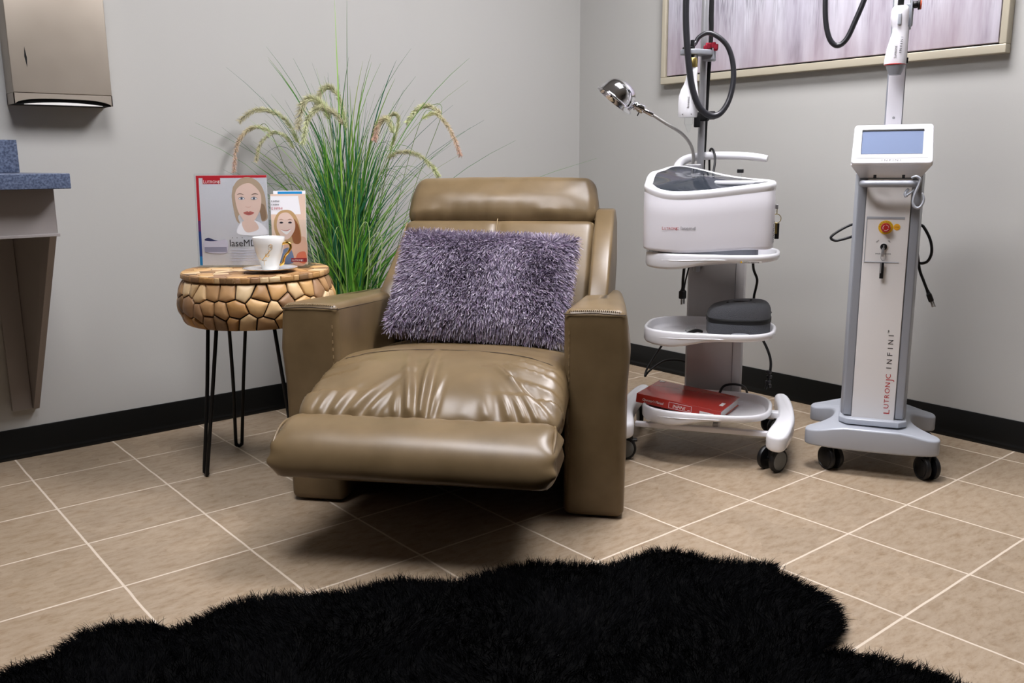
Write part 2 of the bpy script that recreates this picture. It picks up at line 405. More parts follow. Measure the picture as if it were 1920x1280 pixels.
def text(mb, txt, size, mtx, mi=0, spacing=1.0, width=None, extrude=.0002, shear=0, align='l'):
    """append lettering; returns the advance. mtx places text plane (x right, y up, z out)"""
    vs, fs = glyphs(txt, size, extrude, spacing, shear)
    if not vs: return 0
    x0 = min(v[0] for v in vs); x1 = max(v[0] for v in vs); k = width/(x1-x0) if width else 1
    w = (x1-x0)*k; ox = {'l': 0, 'c': -w/2, 'r': -w}[align]
    mb.add([mtx @ Vector(((v[0]-x0)*k+ox, v[1], v[2])) for v in vs], fs, mi)
    return w
def logo_L(mb, size, mtx, mi=0, gap=.1):
    """small-cap wordmark: tall L, then UTRON, a long descending I and C"""
    x = 0
    for s_, k, dy in (('L', 1.3, -.02), ('UTRON', 1, 0), ('I', 1.35, -.22), ('C', 1, 0)):
        x += text(mb, s_, size*k, mtx @ Matrix.Translation((x, dy*size, 0)), mi, spacing=1.02) + gap*size
    return x
FACE = Matrix(((1, 0, 0, 0), (0, 0, -1, 0), (0, 1, 0, 0), (0, 0, 0, 1)))    # text plane standing, facing local -y
def T3(x, y, z): return Matrix.Translation((x, y, z))
LP = (39.5, 25.5); EXPO = 0.07
# ------------------------------------------------------------------ room
def struct(name, mb, m, **k):
    o = mb.build(name, m, **k); o['kind'] = 'structure'; return o
X0, Y0, ZC = -5.6, -4.6, 2.62
struct('floor', MB().box(X0, XW, Y0, YW, -.05, 0), 'floor', smooth=False)
struct('ceiling', MB().box(X0, XW, Y0, YW, ZC, ZC+.05), 'ceil', smooth=False)
struct('wall_left', MB().box(X0, XW+.1, YW, YW+.1, 0, ZC), 'wall', smooth=False)
struct('wall_right', MB().box(XW, XW+.1, Y0, YW, 0, ZC), 'wall', smooth=False)
struct('wall_back', MB().box(X0, XW, Y0-.1, Y0, 0, ZC), 'backwall', smooth=False)
struct('wall_rear', MB().box(X0-.1, X0, Y0, YW, 0, ZC), 'backwall', smooth=False)
def baseboard(name, prof_axis):
    mb = MB(); h = .101
    prof = [(0, 0), (.012, 0), (.0125, .006), (.009, .016), (.006, .024), (.005, h-.004), (.003, h), (0, h)]
    if prof_axis == 'y':   # along x on the left wall
        pts = [(YW-p, z) for p, z in prof]; mb.prism(pts, X0, XW, axis='x')
    else:
        n = len(prof); vs = []; fs = []
        for y in (Y0, YW):
            for p, z in prof: vs.append((XW-p, y, z))
        for i in range(n): fs.append((i, (i+1) % n, n+(i+1) % n, n+i))
        mb.add(vs, fs)
    return struct(name, mb, 'base', angle=50)
baseboard('baseboard_left', 'y'); baseboard('baseboard_right', 'x')

# ceiling light troffers (the light the room has)
def troffer(cx, cy, w, d, power, lab):
    t = thing('ceiling_light', lab, 'ceiling light', (cx, cy, ZC), 0, 'recessed ceiling lights')
    mb = MB(); f = .03
    mb.box(-w/2-f, w/2+f, -d/2-f, -d/2, -.02, 0, .003); mb.box(-w/2-f, w/2+f, d/2, d/2+f, -.02, 0, .003)
    mb.box(-w/2-f, -w/2, -d/2, d/2, -.02, 0, .003); mb.box(w/2, w/2+f, -d/2, d/2, -.02, 0, .003)
    mb.build('frame', 'white_trim', t)
    m = M['diffuser'].copy(); m.node_tree.nodes['Principled BSDF'].inputs['Emission Strength'].default_value = power
    MB().box(-w/2, w/2, -d/2, d/2, -.012, 0).build('diffuser', m, t, smooth=False)
    return t
troffer(.12, .12, .6, .95, LP[0], 'white framed light panel in the ceiling near the corner')
troffer(-1.45, .05, .6, 1.2, LP[1], 'white framed light panel in the ceiling above the side table')

# ------------------------------------------------------------------ framed painting on the right wall
yL, yR, zB, zT = 1.248, -.164, 1.270, 1.93; f = .028
pt = thing('framed_painting', 'wide abstract painting in a pale champagne frame on the right wall', 'painting', (XW, 0, zB))
mb = MB(); dx = .038; H = zT-zB
def fr(ya, yb, za, zb): mb.box(-dx, -.001, min(ya, yb), max(ya, yb), za, zb, .003)
fr(yR, yL, 0, f); fr(yR, yL, H-f, H); fr(yL-f*.8, yL, f, H-f); fr(yR, yR+f*.8, f, H-f)
mb.build('frame', 'frame', pt)
g = .006
MB().box(-.010, -.002, yR+f*.8, yL-f*.8, f, H-f).build('backing', 'frameblack', pt, smooth=False)
cv = MB().box(-.030, -.010, yR+f*.8+g, yL-f*.8-g, f+g, H-f-g, .002).build('canvas', 'painting', pt)

# ------------------------------------------------------------------ paper towel dispenser, left wall
d = thing('paper_towel_dispenser', 'satin stainless paper towel dispenser high on the left wall', 'towel dispenser', (-1.2825, YW-.0005, 1.131))
mb = MB(); w = .1425; dp = .1
mb.box(-w, w, -dp, -.001, .034, .40, .003)                       # cabinet front and sides
body = mb.build('housing', 'stainless', d)
mb = MB()
n = 24                                                         # lower lip with a curved mouth
vs = []; fs = []
for i in range(n+1):
    t = -1+2*i/n; x = t*w
    m = .015*(1-abs(t)**4)+.003 if abs(t) < .95 else 0
    vs += [(x, -dp, .0335), (x, -dp, .001+m), (x, -dp+.003, .0005+m), (x, -dp+.003, .030)]
for i in range(n):
    a = i*4; b_ = a+4
    fs += [(a, a+1, b_+1, b_), (a+1, a+2, b_+2, b_+1), (a+2, a+3, b_+3, b_+2)]
mb.add(vs, fs); mb.box(-w, -w+.003, -dp, -.001, .002, .034); mb.box(w-.003, w, -dp, -.001, .002, .034); mb.box(-w, w, -.012, -.001, 0, .034)
mb.build('lip', 'stainless', d)
mb = MB(); mb.box(-w+.003, w-.003, -dp+.010, -.014, .001, .0300); mb.build('mouth', 'cloth', d, smooth=False, label='dark dispenser mouth')
mb = MB()
for k in range(4):
    n = 20; vs = []; fs = []
    for i in range(n+1):
        t = -1+2*i/n
        for zz in (.0005, .0015+(.0075-.0012*k)*(1-t*t)+.0):
            vs.append((t*w*(.80-.03*k), -dp+.0085-.0012*k, zz))
    for i in range(n): fs.append((2*i, 2*i+2, 2*i+3, 2*i+1))
    mb.add(vs, fs)
mb.build('paper_towels', 'paper', d, label='folded white towels in the mouth')
sx = -1.380+1.2825
mb = MB(); zc = 1.270-1.131
mb.add([(sx-.001, -dp-.0006, zc+.031), (sx-.0035, -dp-.0006, zc+.002), (sx+.0015, -dp-.0006, zc-.031), (sx+.0035, -dp-.0006, zc-.002)], [(0, 1, 2, 3)])
mb.build('sight_slot', 'cloth', d, smooth=False, label='black sight slot')

# ------------------------------------------------------------------ hand wash counter, left
c = thing('sink_counter', 'blue laminate counter on grey wall brackets at the left edge', 'counter', (-1.41, YW-.0015, 0))
cd = .60
MB().box(-1.6, 0, -cd, -.001, .886, .926, .002).build('worktop', 'laminate', c)
MB().box(-1.6, -.005, -.02, -.0, .9262, 1.027, .002).build('backsplash', 'laminate', c)
mb = MB(); mb.box(-1.6, -.028, -.53, -.512, .757, .886, .002); mb.box(-1.6, -.024, -.534, -.53, .757, .765, .001)
mb.build('apron', 'apron', c)
def side_panel(x0, x1):
    mb = MB(); poly = [(-.512, .757), (-.512, .886), (-.001, .886), (-.001, .165), (-.03, .165)]
    mb.prism([(p[0], p[1]) for p in reversed(poly)], x0, x1, .001, axis='x'); return mb
side_panel(-.046, -.028).build('side_panel', 'apron', c)
side_panel(-1.5, -1.48).build('side_panel', 'apron', c)
MB().box(-.105, -.047, -.02, -.001, .165, .886, .001).build('wall_cleat', 'apron', c)
MB().lathe([(.17, -.10), (.20, -.04), (.215, .0), (.222, .004), (.215, .007), (.2, .006), (.19, -.03), (.15, -.09)], 40).xf(T3(-.42, -.30, .9262)).build('sink_basin', 'porcelain', c)
# ------------------------------------------------------------------ recliner (local: x across, -y towards the sitter's feet)
ch = thing('recliner_armchair', 'tan leather recliner with its footrest raised, in the middle of the room', 'armchair', (-.686, .490, 0), -49.5)
def arm(sx, lab):
    r = .022; zf = .572; slope = .060
    def fn(nx, ny, nz, d):
        # local normals; outer face bulges, arm narrows and drops towards the back
        yy = (ny+1)/2
        o = [0, 0, 0]
        o[0] += sx*(-.055*yy)*(1 if nx*sx > 0 else 0)
        if nx*sx > .5: o[0] += sx*.012*(1-ny*ny)*(1-abs(nz)**4) + sx*.009*math.exp(-((nz-.55)/.22)**2)*(1-yy*.4)
        if nz > .5: o[2] += .006*(1-nx*nx)*(1-abs(ny)**6)
        if ny < -.5: o[1] -= .005*(1-nx*nx)*(1-nz*nz)
        o[2] -= slope*yy*(nz+1)/2
        return o
    mb = MB(); mb.blob(sx*.3915, .40, (zf+.004)/2, .082, .40, (zf-.004)/2, r, 4, n=(6, 14, 10), fn=fn)
    o = mb.build('armrest', 'leather', ch, angle=180)
    # piped seam and stitches round the front of the arm top
    mb = MB(); xi, xo = sx*.315, sx*.463; z = zf-.0135
    pts = [(xi, .02, z), (xi, -.0, z), (sx*.389, -.0035, z+.0045), (xo, -.0, z), (xo, .02, z)]
    mb.tube(pts, .0016, 6, 8)
    mb.tube([(xi-sx*.004, .012, z-.002), (xi-sx*.0045, .2, z-.018), (xi-sx*.004, .42, z-.036)], .0013, 6, 6)
    mb.build('seam_piping', 'seam', o)
    mb = MB()
    for i in range(26):
        t = -1+2*(i+.5)/26; x = sx*.389+t*.068; mb.box(x-.0013, x+.0013, .004, .009, zf-.0035-.003*t*t, zf-.0018-.003*t*t+.0006)
    mb.build('stitching', 'stitch', o, smooth=False); mb = MB()
    for i in range(17):
        zz = .17+i*.021; mb.box(xi-.0007+sx*.0095, xi+.0007+sx*.0095, -.0035, -.0015, zz, zz+.009)
    mb.build('stitching', 'stitch', o, smooth=False)
    return o
arm(-1, 'l'); arm(1, 'r')
# front rail, underframe and black lining under the footrest
MB().box(-.315, .315, .06, .085, .055, .30, .006).build('front_rail', 'blackcloth', ch)
MB().box(-.31, .31, .085, .76, .05, .36, .01).build('base_frame', 'blackcloth', ch)
for sx in (-1, 1):
    for y in (.06, .70): MB().cyl((sx*.40, y, 0), (sx*.40, y, .02), .022, 16, .003).build('glide_foot', 'rubber', ch)
# scissor linkage carrying the footrest
for sx in (-1, 1):
    mb = MB()
    for a, b_ in (((sx*.25, .07, .20), (sx*.25, -.14, .27)), ((sx*.25, -.14, .27), (sx*.25, -.30, .225)), ((sx*.256, .07, .26), (sx*.256, -.17, .20)), ((sx*.256, -.17, .20), (sx*.256, -.33, .235))):
        mb.tube([a, b_], .008, 8, smooth=False, flat=.4)
    mb.build('footrest_linkage', 'blackmetal', ch)

def loft(prof, xs, endr, fn=None, sub=5):
    """closed (y,z) profile swept across x with pillowed ends"""
    P = smooth2(prof, sub); n = len(P); cy = sum(p[0] for p in P)/n; cz = sum(p[1] for p in P)/n
    mb = MB(); vs = []; fs = []; W = max(abs(x) for x in xs)
    for x in xs:
        d = max(0, (abs(x)-(W-endr))/endr); s_ = (1-d**2.6)**(1/2.2) if d < 1 else .0
        s_ = .35 + .65*s_ if d > 0 else 1
        for i, (y, z) in enumerate(P):
            q = [x, cy+(y-cy)*(s_*.30+.70 if d > 0 else 1), cz+(z-cz)*s_]
            if fn: q = fn(q, i/n, x/W)
            vs.append(q)
    for k in range(len(xs)-1):
        for i in range(n):
            j = (i+1) % n; fs.append((k*n+i, (k+1)*n+i, (k+1)*n+j, k*n+j))
    fs.append(tuple(range(n))); fs.append(tuple((len(xs)-1)*n+i for i in range(n-1, -1, -1)))
    mb.add(vs, fs); return mb
def stations(W, n=70, end=.05):
    out = []
    for i in range(n+1):
        t = -1+2*i/n; out.append(W*math.copysign(1-(1-abs(t))**1.35, t) if False else W*t)
    extra = [W-end*(1-math.cos(pi/2*k/8)) for k in range(8)]
    out = [x for x in out if abs(x) < W-end] + extra + [-e for e in extra]
    return sorted(set(round(x, 5) for x in out))
# seat and chaise pad with gathered wrinkles near the fold
ridges = []
rr = random.Random(3)
for x0, L, A, wd, sl in [(-.29, .05, .004, .010, .5), (-.262, .06, .005, .012, .35), (-.225, .07, .006, .012, .6), (-.18, .13, .008, .015, .9), (-.135, .08, .006, .013, .7), (-.10, .04, .003, .012, .2),
                         (-.07, .07, .006, .010, -.2), (-.035, .17, .011, .013, -.35), (-.008, .19, .013, .010, -.12), (.012, .08, .006, .008, .1), (.09, .04, .0015, .018, .2), (.15, .05, .004, .016, -.4),
                         (.205, .07, .006, .012, -.6), (.24, .09, .007, .012, -.8), (.27, .12, .009, .012, -.9), (.295, .12, .008, .011, -1.1), (.31, .10, .006, .010, -1.2)]:
    ridges.append((x0, L, A, wd, sl))
diag = [((.20, -.045), (.30, -.075), .006, .008), ((.17, -.075), (.31, -.12), .007, .009), ((.20, -.02), (.28, -.045), .004, .006), ((.19, -.14), (.31, -.17), .007, .010), ((-.31, -.10), (-.20, -.075), .005, .012), ((-.32, -.15), (-.22, -.13), .005, .012), ((-.30, -.05), (-.22, -.02), .004, .010), ((.12, -.10), (.26, -.10), .003, .016)]
yc = -.262
def pad_fn(q, t, u):
    x, y, z = q
    top = z > .335 or y > 0
    q = [x*(1+.045*max(0, min(1, -y/.24))), y, z - .030*abs(u)**3.2*(1 if y > -.2 else .3)]
    if top and y < .03:
        dd = y-yc
        for x0, L, A, wd, sl in ridges:
            if dd < L*1.6:
                xx = x - x0 - sl*dd*.8; fall = math.exp(-(dd/L)**2)*min(1, max(0, dd/.012)+.25)
                q[2] += A*1.15*fall*(math.exp(-(xx/wd)**2) - .7*math.exp(-((xx-wd*1.7)/wd)**2))
                q[1] -= A*.5*fall*math.exp(-(xx/wd)**2)
        for (xa, ya), (xb, yb), A, wd in diag:
            ax_, ay_ = xb-xa, yb-ya; L2 = ax_*ax_+ay_*ay_; tt = max(0, min(1, ((x-xa)*ax_+(y-ya)*ay_)/L2))
            dx_, dy_ = x-(xa+ax_*tt), y-(ya+ay_*tt); s_ = (dx_*-ay_+dy_*ax_)/math.sqrt(L2)
            r2 = dx_*dx_+dy_*dy_
            q[2] += A*math.exp(-r2/(wd*wd))*(1-.5*(s_ > 0)) - A*.6*math.exp(-((s_-wd*1.6)/wd)**2)*math.exp(-(r2-s_*s_ if r2 > s_*s_ else 0)/(wd*wd))
        nn = noise.noise(Vector((x*14, y*14, 1.3)))*.0022; q[2] += nn
    return q
prof = [(.62, .375), (.50, .392), (.36, .407), (.22, .423), (.12, .440), (.045, .449), (.0, .449), (-.05, .444), (-.10, .434), (-.15, .418), (-.20, .393), (-.235, .368), (-.262, .338),
        (-.258, .318), (-.22, .305), (-.1, .315), (.1, .33), (.4, .32), (.6, .31), (.65, .34)]
pad = loft(prof, stations(.322, 150, .045), .045, pad_fn, 7).build('seat_cushion', 'leather', ch, angle=180)
# seam across the pad
mb = MB(); pts = []
for i in range(33):
    u = -1+2*i/32; x = u*.305; y = .022-.055*abs(u)**2.2; z = .4502-.030*abs(x/.322)**3.2 - (.0022 if abs(u) > .8 else 0) - .02*max(0, abs(u)-.93)/.07
    pts.append((x, y, z))
mb.tube(pts, .0010, 5, 2); mb.build('seam_line', 'seam', pad)
# footrest bolster
def rest_fn(q, t, u):
    x, y, z = q
    if z > .30:
        q[2] -= .0035*max(0, math.sin(x*105+.6*math.sin(x*31)))*math.exp(-((y+.262)/.018)**2)
    if abs(u) > .86:
        q[0] += .004*math.sin(z*150)*math.copysign(1, u)
    q[2] += noise.noise(Vector((x*9, y*9, 4.3)))*.0018
    return q
prof = [(-.258, .335), (-.285, .347), (-.32, .346), (-.355, .336), (-.385, .318), (-.405, .295), (-.416, .268), (-.416, .245), (-.405, .228), (-.38, .220), (-.33, .215), (-.28, .217), (-.25, .235), (-.245, .29)]
rest = loft(prof, stations(.340, 120, .05), .05, rest_fn, 7).build('footrest', 'leather', ch, angle=180)
for sx in (-1, 1):
    mb = MB(); mb.tube([(sx*.322, -.27, .335), (sx*.331, -.33, .334), (sx*.331, -.385, .305), (sx*.325, -.405, .26), (sx*.318, -.395, .228)], .0035, 8, 6)
    mb.build('end_piping', 'leather', rest)
# back: lower cushion in two panels, head bolster, outer shell with side wings
th = R(56)
def backmat():    # local x across, y along thickness (towards sitter is -y), z up the back
    return T3(0, .475, .395) @ Matrix.Rotation(-(pi/2-th), 4, 'X')
BM = backmat()
def back_fn(seamx, sag):
    def fn(nx, ny, nz, d):
        o = [0, 0, 0]
        if ny < .2:
            e = (1-abs(nx)**3)*(1-abs(nz)**4)
            o[1] -= .020*e
            o[1] += seamx*.014*math.exp(-(nx/.05)**2)*(1-abs(nz)**6)
        return o
    return fn
mb = MB(); mb.blob(.003, .055, .222, .331, .055, .222, .032, 4, n=(36, 4, 16), fn=back_fn(1, 0)); mb.xf(BM)
lb = mb.build('back_cushion', 'leather', ch, angle=180)
mb = MB(); mb.tube([BM @ Vector((0, -.0035, .437)), BM @ Vector((0, -.0065, .42)), BM @ Vector((0, -.0065, .3)), BM @ Vector((0, -.0065, .06))], .0016, 6, 6)
mb.build('seam_line', 'stitch', lb)
for sx in (-1, 1):
    mb = MB(); mb.tube([BM @ Vector((sx*.321, .012, .430)), BM @ Vector((sx*.324, .010, .39)), BM @ Vector((sx*.324, .009, .25)), BM @ Vector((sx*.320, .012, .06))], .0022, 6, 6); mb.build('seam_line', 'stitch', lb)
def head_fn(nx, ny, nz, d):
    o = [0, 0, 0]
    o[2] += .004*(1-nx*nx)*(nz > .3)
    o[0] -= nx*.016*max(0, nz)                 # narrows slightly to the top
    if ny < .3: o[1] -= .022*(1-abs(nx)**4)*math.exp(-((nz+.05)/.75)**2) 
    if nz < -.3:
        o[2] += .0025*math.sin(nx*38+1)*(1-abs(nx)**8)*(ny < 0)
    o[1] += .0035*noise.noise(Vector((nx*4, nz*2.2, 3)))
    return o
HB = T3(.005, .722, .756) @ Matrix.Rotation(-R(34), 4, 'X')
mb = MB(); mb.blob(0, .062, .087, .330, .068, .090, .040, 5, n=(40, 4, 8), fn=head_fn); mb.xf(HB)
hb = mb.build('headrest', 'leather', ch, angle=180)
for sx in (-1, 1):
    mb = MB(); mb.tube([HB @ Vector((sx*.321, .022, .012)), HB @ Vector((sx*.318, .006, .05)), HB @ Vector((sx*.313, .006, .11)), HB @ Vector((sx*.304, .03, .158)), HB @ Vector((sx*.30, .08, .166))], .002, 6, 6); mb.build('seam_line', 'stitch', hb)
mb = MB()
def shell_fn(nx, ny, nz, d):
    return [0, 0, 0]
mb.blob(.018, .10, .20, .352, .075, .225, .024, 4, n=(10, 4, 8)); mb.xf(T3(0, .49, .37) @ Matrix.Rotation(-(pi/2-th), 4, 'X'))
mb.build('back_shell', 'leather', ch, angle=180)
for sx in (-1, 1):
    mb = MB(); poly = [(.44, .44), (.80, .44), (.93, .60), (.905, .745), (.81, .790), (.742, .786), (.60, .655), (.475, .55)] if sx > 0 else [(.46, .44), (.80, .44), (.93, .60), (.90, .70), (.80, .715), (.745, .705), (.61, .625), (.475, .545)]
    poly = [(p[0], p[1]) for p in poly]
    mb.prism(poly, .328 if sx > 0 else -.346, .392 if sx > 0 else -.30, .011, axis='x', seg=4)
    w_ = mb.build('back_wing', 'leather', ch, angle=60)
    if sx > 0:
        mb = MB(); xx = .382; mb.tube([(xx, .482, .548), (xx, .60, .647), (xx, .742, .766), (xx, .80, .775)], .0014, 5, 4); mb.build('stitching', 'stitch', w_)
# piece of the lever side lining
# ------------------------------------------------------------------ shaggy pillow
def quad_strands(roots, dirs, lens, widths, cols, nseg=3, droop=(0, 0, -.3), flatn=None, tip=.15):
    """ribbon strands as one mesh (numpy)"""
    n = len(roots); g = np.array(droop, dtype=np.float64)
    side = np.cross(dirs, rng.normal(size=(n, 3))); side /= np.linalg.norm(side, axis=1)[:, None]+1e-9
    V = np.zeros((n, (nseg+1)*2, 3)); 
    for k in range(nseg+1):
        t = k/nseg; p = roots + dirs*(lens*t)[:, None] + g[None, :]*(lens*t*t)[:, None]
        w = widths*(1-t*(1-tip))*.5
        V[:, 2*k] = p - side*w[:, None]; V[:, 2*k+1] = p + side*w[:, None]
    q = np.array([[2*k, 2*k+1, 2*k+3, 2*k+2] for k in range(nseg)])
    F_ = (q[None]+(np.arange(n)*(nseg+1)*2)[:, None, None]).reshape(-1, 4)
    C_ = np.repeat(cols, (nseg+1)*2, axis=0)
    return V.reshape(-1, 3), F_, C_
def np_mesh(name, V, F_, m, parent, C_=None, smooth=True):
    me = bpy.data.meshes.new(name); me.vertices.add(len(V)); me.vertices.foreach_set('co', V.astype(np.float32).ravel())
    nf = len(F_); me.loops.add(nf*4); me.loops.foreach_set('vertex_index', F_.astype(np.int32).ravel())
    me.polygons.add(nf); me.polygons.foreach_set('loop_start', np.arange(nf, dtype=np.int32)*4)
    me.polygons.foreach_set('use_smooth', np.ones(nf, dtype=bool))
    me.update(calc_edges=True)
    if C_ is not None:
        a = me.color_attributes.new('tint', 'FLOAT_COLOR', 'POINT'); a.data.foreach_set('color', C_.astype(np.float32).ravel())
    me.materials.append(M[m]); o = bpy.data.objects.new(name, me); COL.objects.link(o)
    if parent: o.parent = parent
    return o
pw = thing('shaggy_pillow', 'shaggy lilac grey oblong pillow leaning on the recliner back', 'pillow', (-.686, .490, 0), -49.5)
PHW, PHH, PHT = .270, .172, .058
PM = T3(.012, .400, .575) @ Matrix.Rotation(-R(36), 4, 'X') @ Matrix.Rotation(R(2.5), 4, 'Y')          # local z up the pillow, -y out to the viewer
def pil(u, v, side):
    e = ((1-min(1, abs(u))**3.2)*(1-min(1, abs(v))**3.2))**.62 if max(abs(u), abs(v)) < 1 else 0
    pull = 1-.035*(1-abs(u)**2)*abs(v)**4
    return Vector((u*PHW*(1-.04*(1-v*v)*abs(u)**4), side*(.006+PHT*e), v*PHH*pull))
mb = MB(); n = 28; vs = []; fs = []
for s_ in (-1, 1):
    for i in range(n+1):
        for j in range(n+1): vs.append(PM @ pil(-1+2*i/n, -1+2*j/n, s_))
def vi(s_, i, j): return (0 if s_ < 0 else (n+1)**2)+i*(n+1)+j
for i in range(n):
    for j in range(n):
        fs.append((vi(-1, i, j), vi(-1, i+1, j), vi(-1, i+1, j+1), vi(-1, i, j+1)))
        fs.append((vi(1, i, j), vi(1, i, j+1), vi(1, i+1, j+1), vi(1, i+1, j)))
for i in range(n):
    fs.append((vi(-1, i, 0), vi(1, i, 0), vi(1, i+1, 0), vi(-1, i+1, 0))); fs.append((vi(-1, i, n), vi(-1, i+1, n), vi(1, i+1, n), vi(1, i, n)))
    fs.append((vi(-1, 0, i), vi(-1, 0, i+1), vi(1, 0, i+1), vi(1, 0, i))); fs.append((vi(-1, n, i), vi(1, n, i), vi(1, n, i+1), vi(-1, n, i+1)))
mb.add(vs, fs); mb.build('pillow_body', 'furbase', pw, angle=180)
NF = 30000
roots = []; dirs = []; pm3 = PM.to_3x3()
for k in range(NF):
    u = rng.uniform(-1, 1); v = rng.uniform(-1, 1); s_ = -1 if rng.random() < .88 else 1
    if rng.random() < .10:
        if rng.random() < .6: u = math.copysign(1-rng.random()*.03, u)
        else: v = math.copysign(1-rng.random()*.03, v)
    p = pil(u, v, s_); e = .02
    tu = pil(min(1, u+e), v, s_)-pil(max(-1, u-e), v, s_); tv = pil(u, min(1, v+e), s_)-pil(u, max(-1, v-e), s_)
    nn = tu.cross(tv); nn = nn if nn.y*s_ > 0 else -nn; nn.normalize()
    # pile lies over: clumps swirl gently
    sw = Vector((noise.noise(Vector((u*1.8, v*1.5, 5)))*1.0 + .15, 0, -.75+noise.noise(Vector((u*2.0, v*1.6, 9)))*.8))
    du, dv = u-.74, v-.86; rr2 = du*du+dv*dv
    if s_ < 0: sw = sw*(1-math.exp(-rr2/.05)) + Vector((du, 0, dv)).normalized()*1.3*math.exp(-rr2/.05)
    if abs(u) > .93: sw.x += .5*math.copysign(1, u)
    if v > .9: sw.z += .9*math.exp(-((u-.6)/.3)**2)
    if v > .93: sw.z += .55; 
    w = nn*.72 + sw*.62 + Vector(rng.normal(size=3)*.26)
    roots.append(PM @ p); dirs.append((pm3 @ w).normalized())
roots = np.array(roots); dirs = np.array(dirs)
lens = rng.uniform(.019, .034, NF); wid = rng.uniform(.0015, .0027, NF)
base = np.array([srgb((150, 140, 160))[:3], srgb((172, 163, 180))[:3], srgb((112, 102, 124))[:3], srgb((182, 168, 184))[:3], srgb((222, 216, 228))[:3], srgb((138, 116, 144))[:3]])
ci = rng.choice(6, NF, p=[.30, .24, .18, .14, .05, .09]); cols = np.c_[base[ci]*rng.uniform(.88, 1.12, (NF, 1)), np.ones(NF)]
V, F_, C_ = quad_strands(roots, dirs, lens, wid, cols, 2, droop=(0, 0, -.25), tip=.5)
np_mesh('shag_pile', V, F_, 'fur', pw, C_)

# ------------------------------------------------------------------ black fur rug on the floor
edge = [(-1.95, .30), (-1.813, .387), (-1.761, .375), (-1.679, .438), (-1.61, .428), (-1.552, .373), (-1.536, .322), (-1.449, .351), (-1.375, .36), (-1.303, .328), (-1.246, .289), (-1.164, .246), (-1.089, .234), (-1.039, .224), (-.989, .167), (-.93, .124), (-.848, .109), (-.79, .101), (-.738, .084), (-.667, .011), (-.604, -.05), (-.525, -.063), (-.443, -.076), (-.408, -.114), (-.398, -.187), (-.359, -.251), (-.307, -.303), (-.332, -.349), (-.336, -.406), (-.346, -.465), (-.386, -.527), (-.448, -.572), (-.493, -.589), (-.549, -.588), (-.563, -.591), (-.529, -.632), (-.5, -.692), (-.483, -.745), (-.472, -.799), (-.479, -.848), (-.50, -.95), (-.58, -1.05), (-.70, -1.10), (-.82, -1.08), (-.90, -1.12), (-1.02, -1.20), (-1.15, -1.18), (-1.25, -1.08), (-1.32, -.97), (-1.45, -.90), (-1.60, -.88), (-1.74, -.80), (-1.80, -.66), (-1.90, -.52), (-2.02, -.42), (-2.08, -.28), (-2.02, -.14), (-2.03, .02), (-2.08, .16), (-2.04, .26)]
cxr, cyr = -1.15, -.32
E2 = [(x-.020*(x-cxr)/math.hypot(x-cxr, y-cyr)*1.6, y-.020*(y-cyr)/math.hypot(x-cxr, y-cyr)*1.6) for x, y in edge]
rg = thing('black_fur_rug', 'black faux fur rug with a wavy outline lying on the tiles', 'rug', (cxr, cyr, 0))
E2 = [(x-cxr, y-cyr) for x, y in E2]
E3 = E2[::-1]
if sum(E3[i-1][0]*E3[i][1]-E3[i][0]*E3[i-1][1] for i in range(len(E3))) < 0: E3 = E3[::-1]
MB().prism(E3, .001, .016, .005).build('backing', 'rugbase', rg, angle=60)
EA = np.array(E2)
def inside(P):
    c = np.zeros(len(P), bool); n = len(EA)
    for i in range(n):
        a, b_ = EA[i-1], EA[i]
        cond = ((a[1] > P[:, 1]) != (b_[1] > P[:, 1]))
        xi = (b_[0]-a[0])*(P[:, 1]-a[1])/(b_[1]-a[1]+1e-12)+a[0]
        c ^= cond & (P[:, 0] < xi)
    return c
NR = 150000
P = np.c_[rng.uniform(EA[:, 0].min(), EA[:, 0].max(), NR), rng.uniform(EA[:, 1].min(), EA[:, 1].max(), NR)]
# keep what the room can show well; thin the part far behind the viewpoint
P = P[inside(P)]
# extra strands along the rim
rim = []
for i in range(len(EA)):
    a, b_ = EA[i-1], EA[i]; L = np.hypot(*(b_-a)); k = int(L*3600)
    t = rng.random(k)[:, None]; rim.append(a+(b_-a)*t - (a+(b_-a)*t)*(rng.random(k)[:, None]*.03))
rim = np.vstack(rim); P = np.vstack([P, rim]); n = len(P)
fieldx = np.array([noise.noise(Vector((p[0]*5, p[1]*5, 2))) for p in P]); fieldy = np.array([noise.noise(Vector((p[0]*5, p[1]*5, 7))) for p in P])
clx = np.array([noise.noise(Vector((p[0]*45, p[1]*45, 3))) for p in P]); cly = np.array([noise.noise(Vector((p[0]*45, p[1]*45, 8))) for p in P])
out = P/np.linalg.norm(P, axis=1)[:, None]; isrim = np.zeros(n); isrim[-len(rim):] = 1
D = np.c_[fieldx*1.0+clx*.9+out[:, 0]*(.15+.7*isrim), fieldy*1.0+cly*.9+out[:, 1]*(.15+.7*isrim), np.full(n, .85)] + rng.normal(size=(n, 3))*.20
D /= np.linalg.norm(D, axis=1)[:, None]
lens = rng.uniform(.030, .052, n); lens *= 1-.25*isrim
g = rng.uniform(.0012, .0045, n)
cols = np.c_[np.outer(g, [1, 1.05, 1.2]), np.ones(n)]
V, F_, C_ = quad_strands(np.c_[P, np.full(n, .012)], D, lens, rng.uniform(.0012, .0024, n), cols, 3, droop=(0, 0, -.35), tip=.1)
V[:, 2] = np.maximum(V[:, 2], .002)
np_mesh('fur_pile', V, F_, 'rugfur', rg, C_)
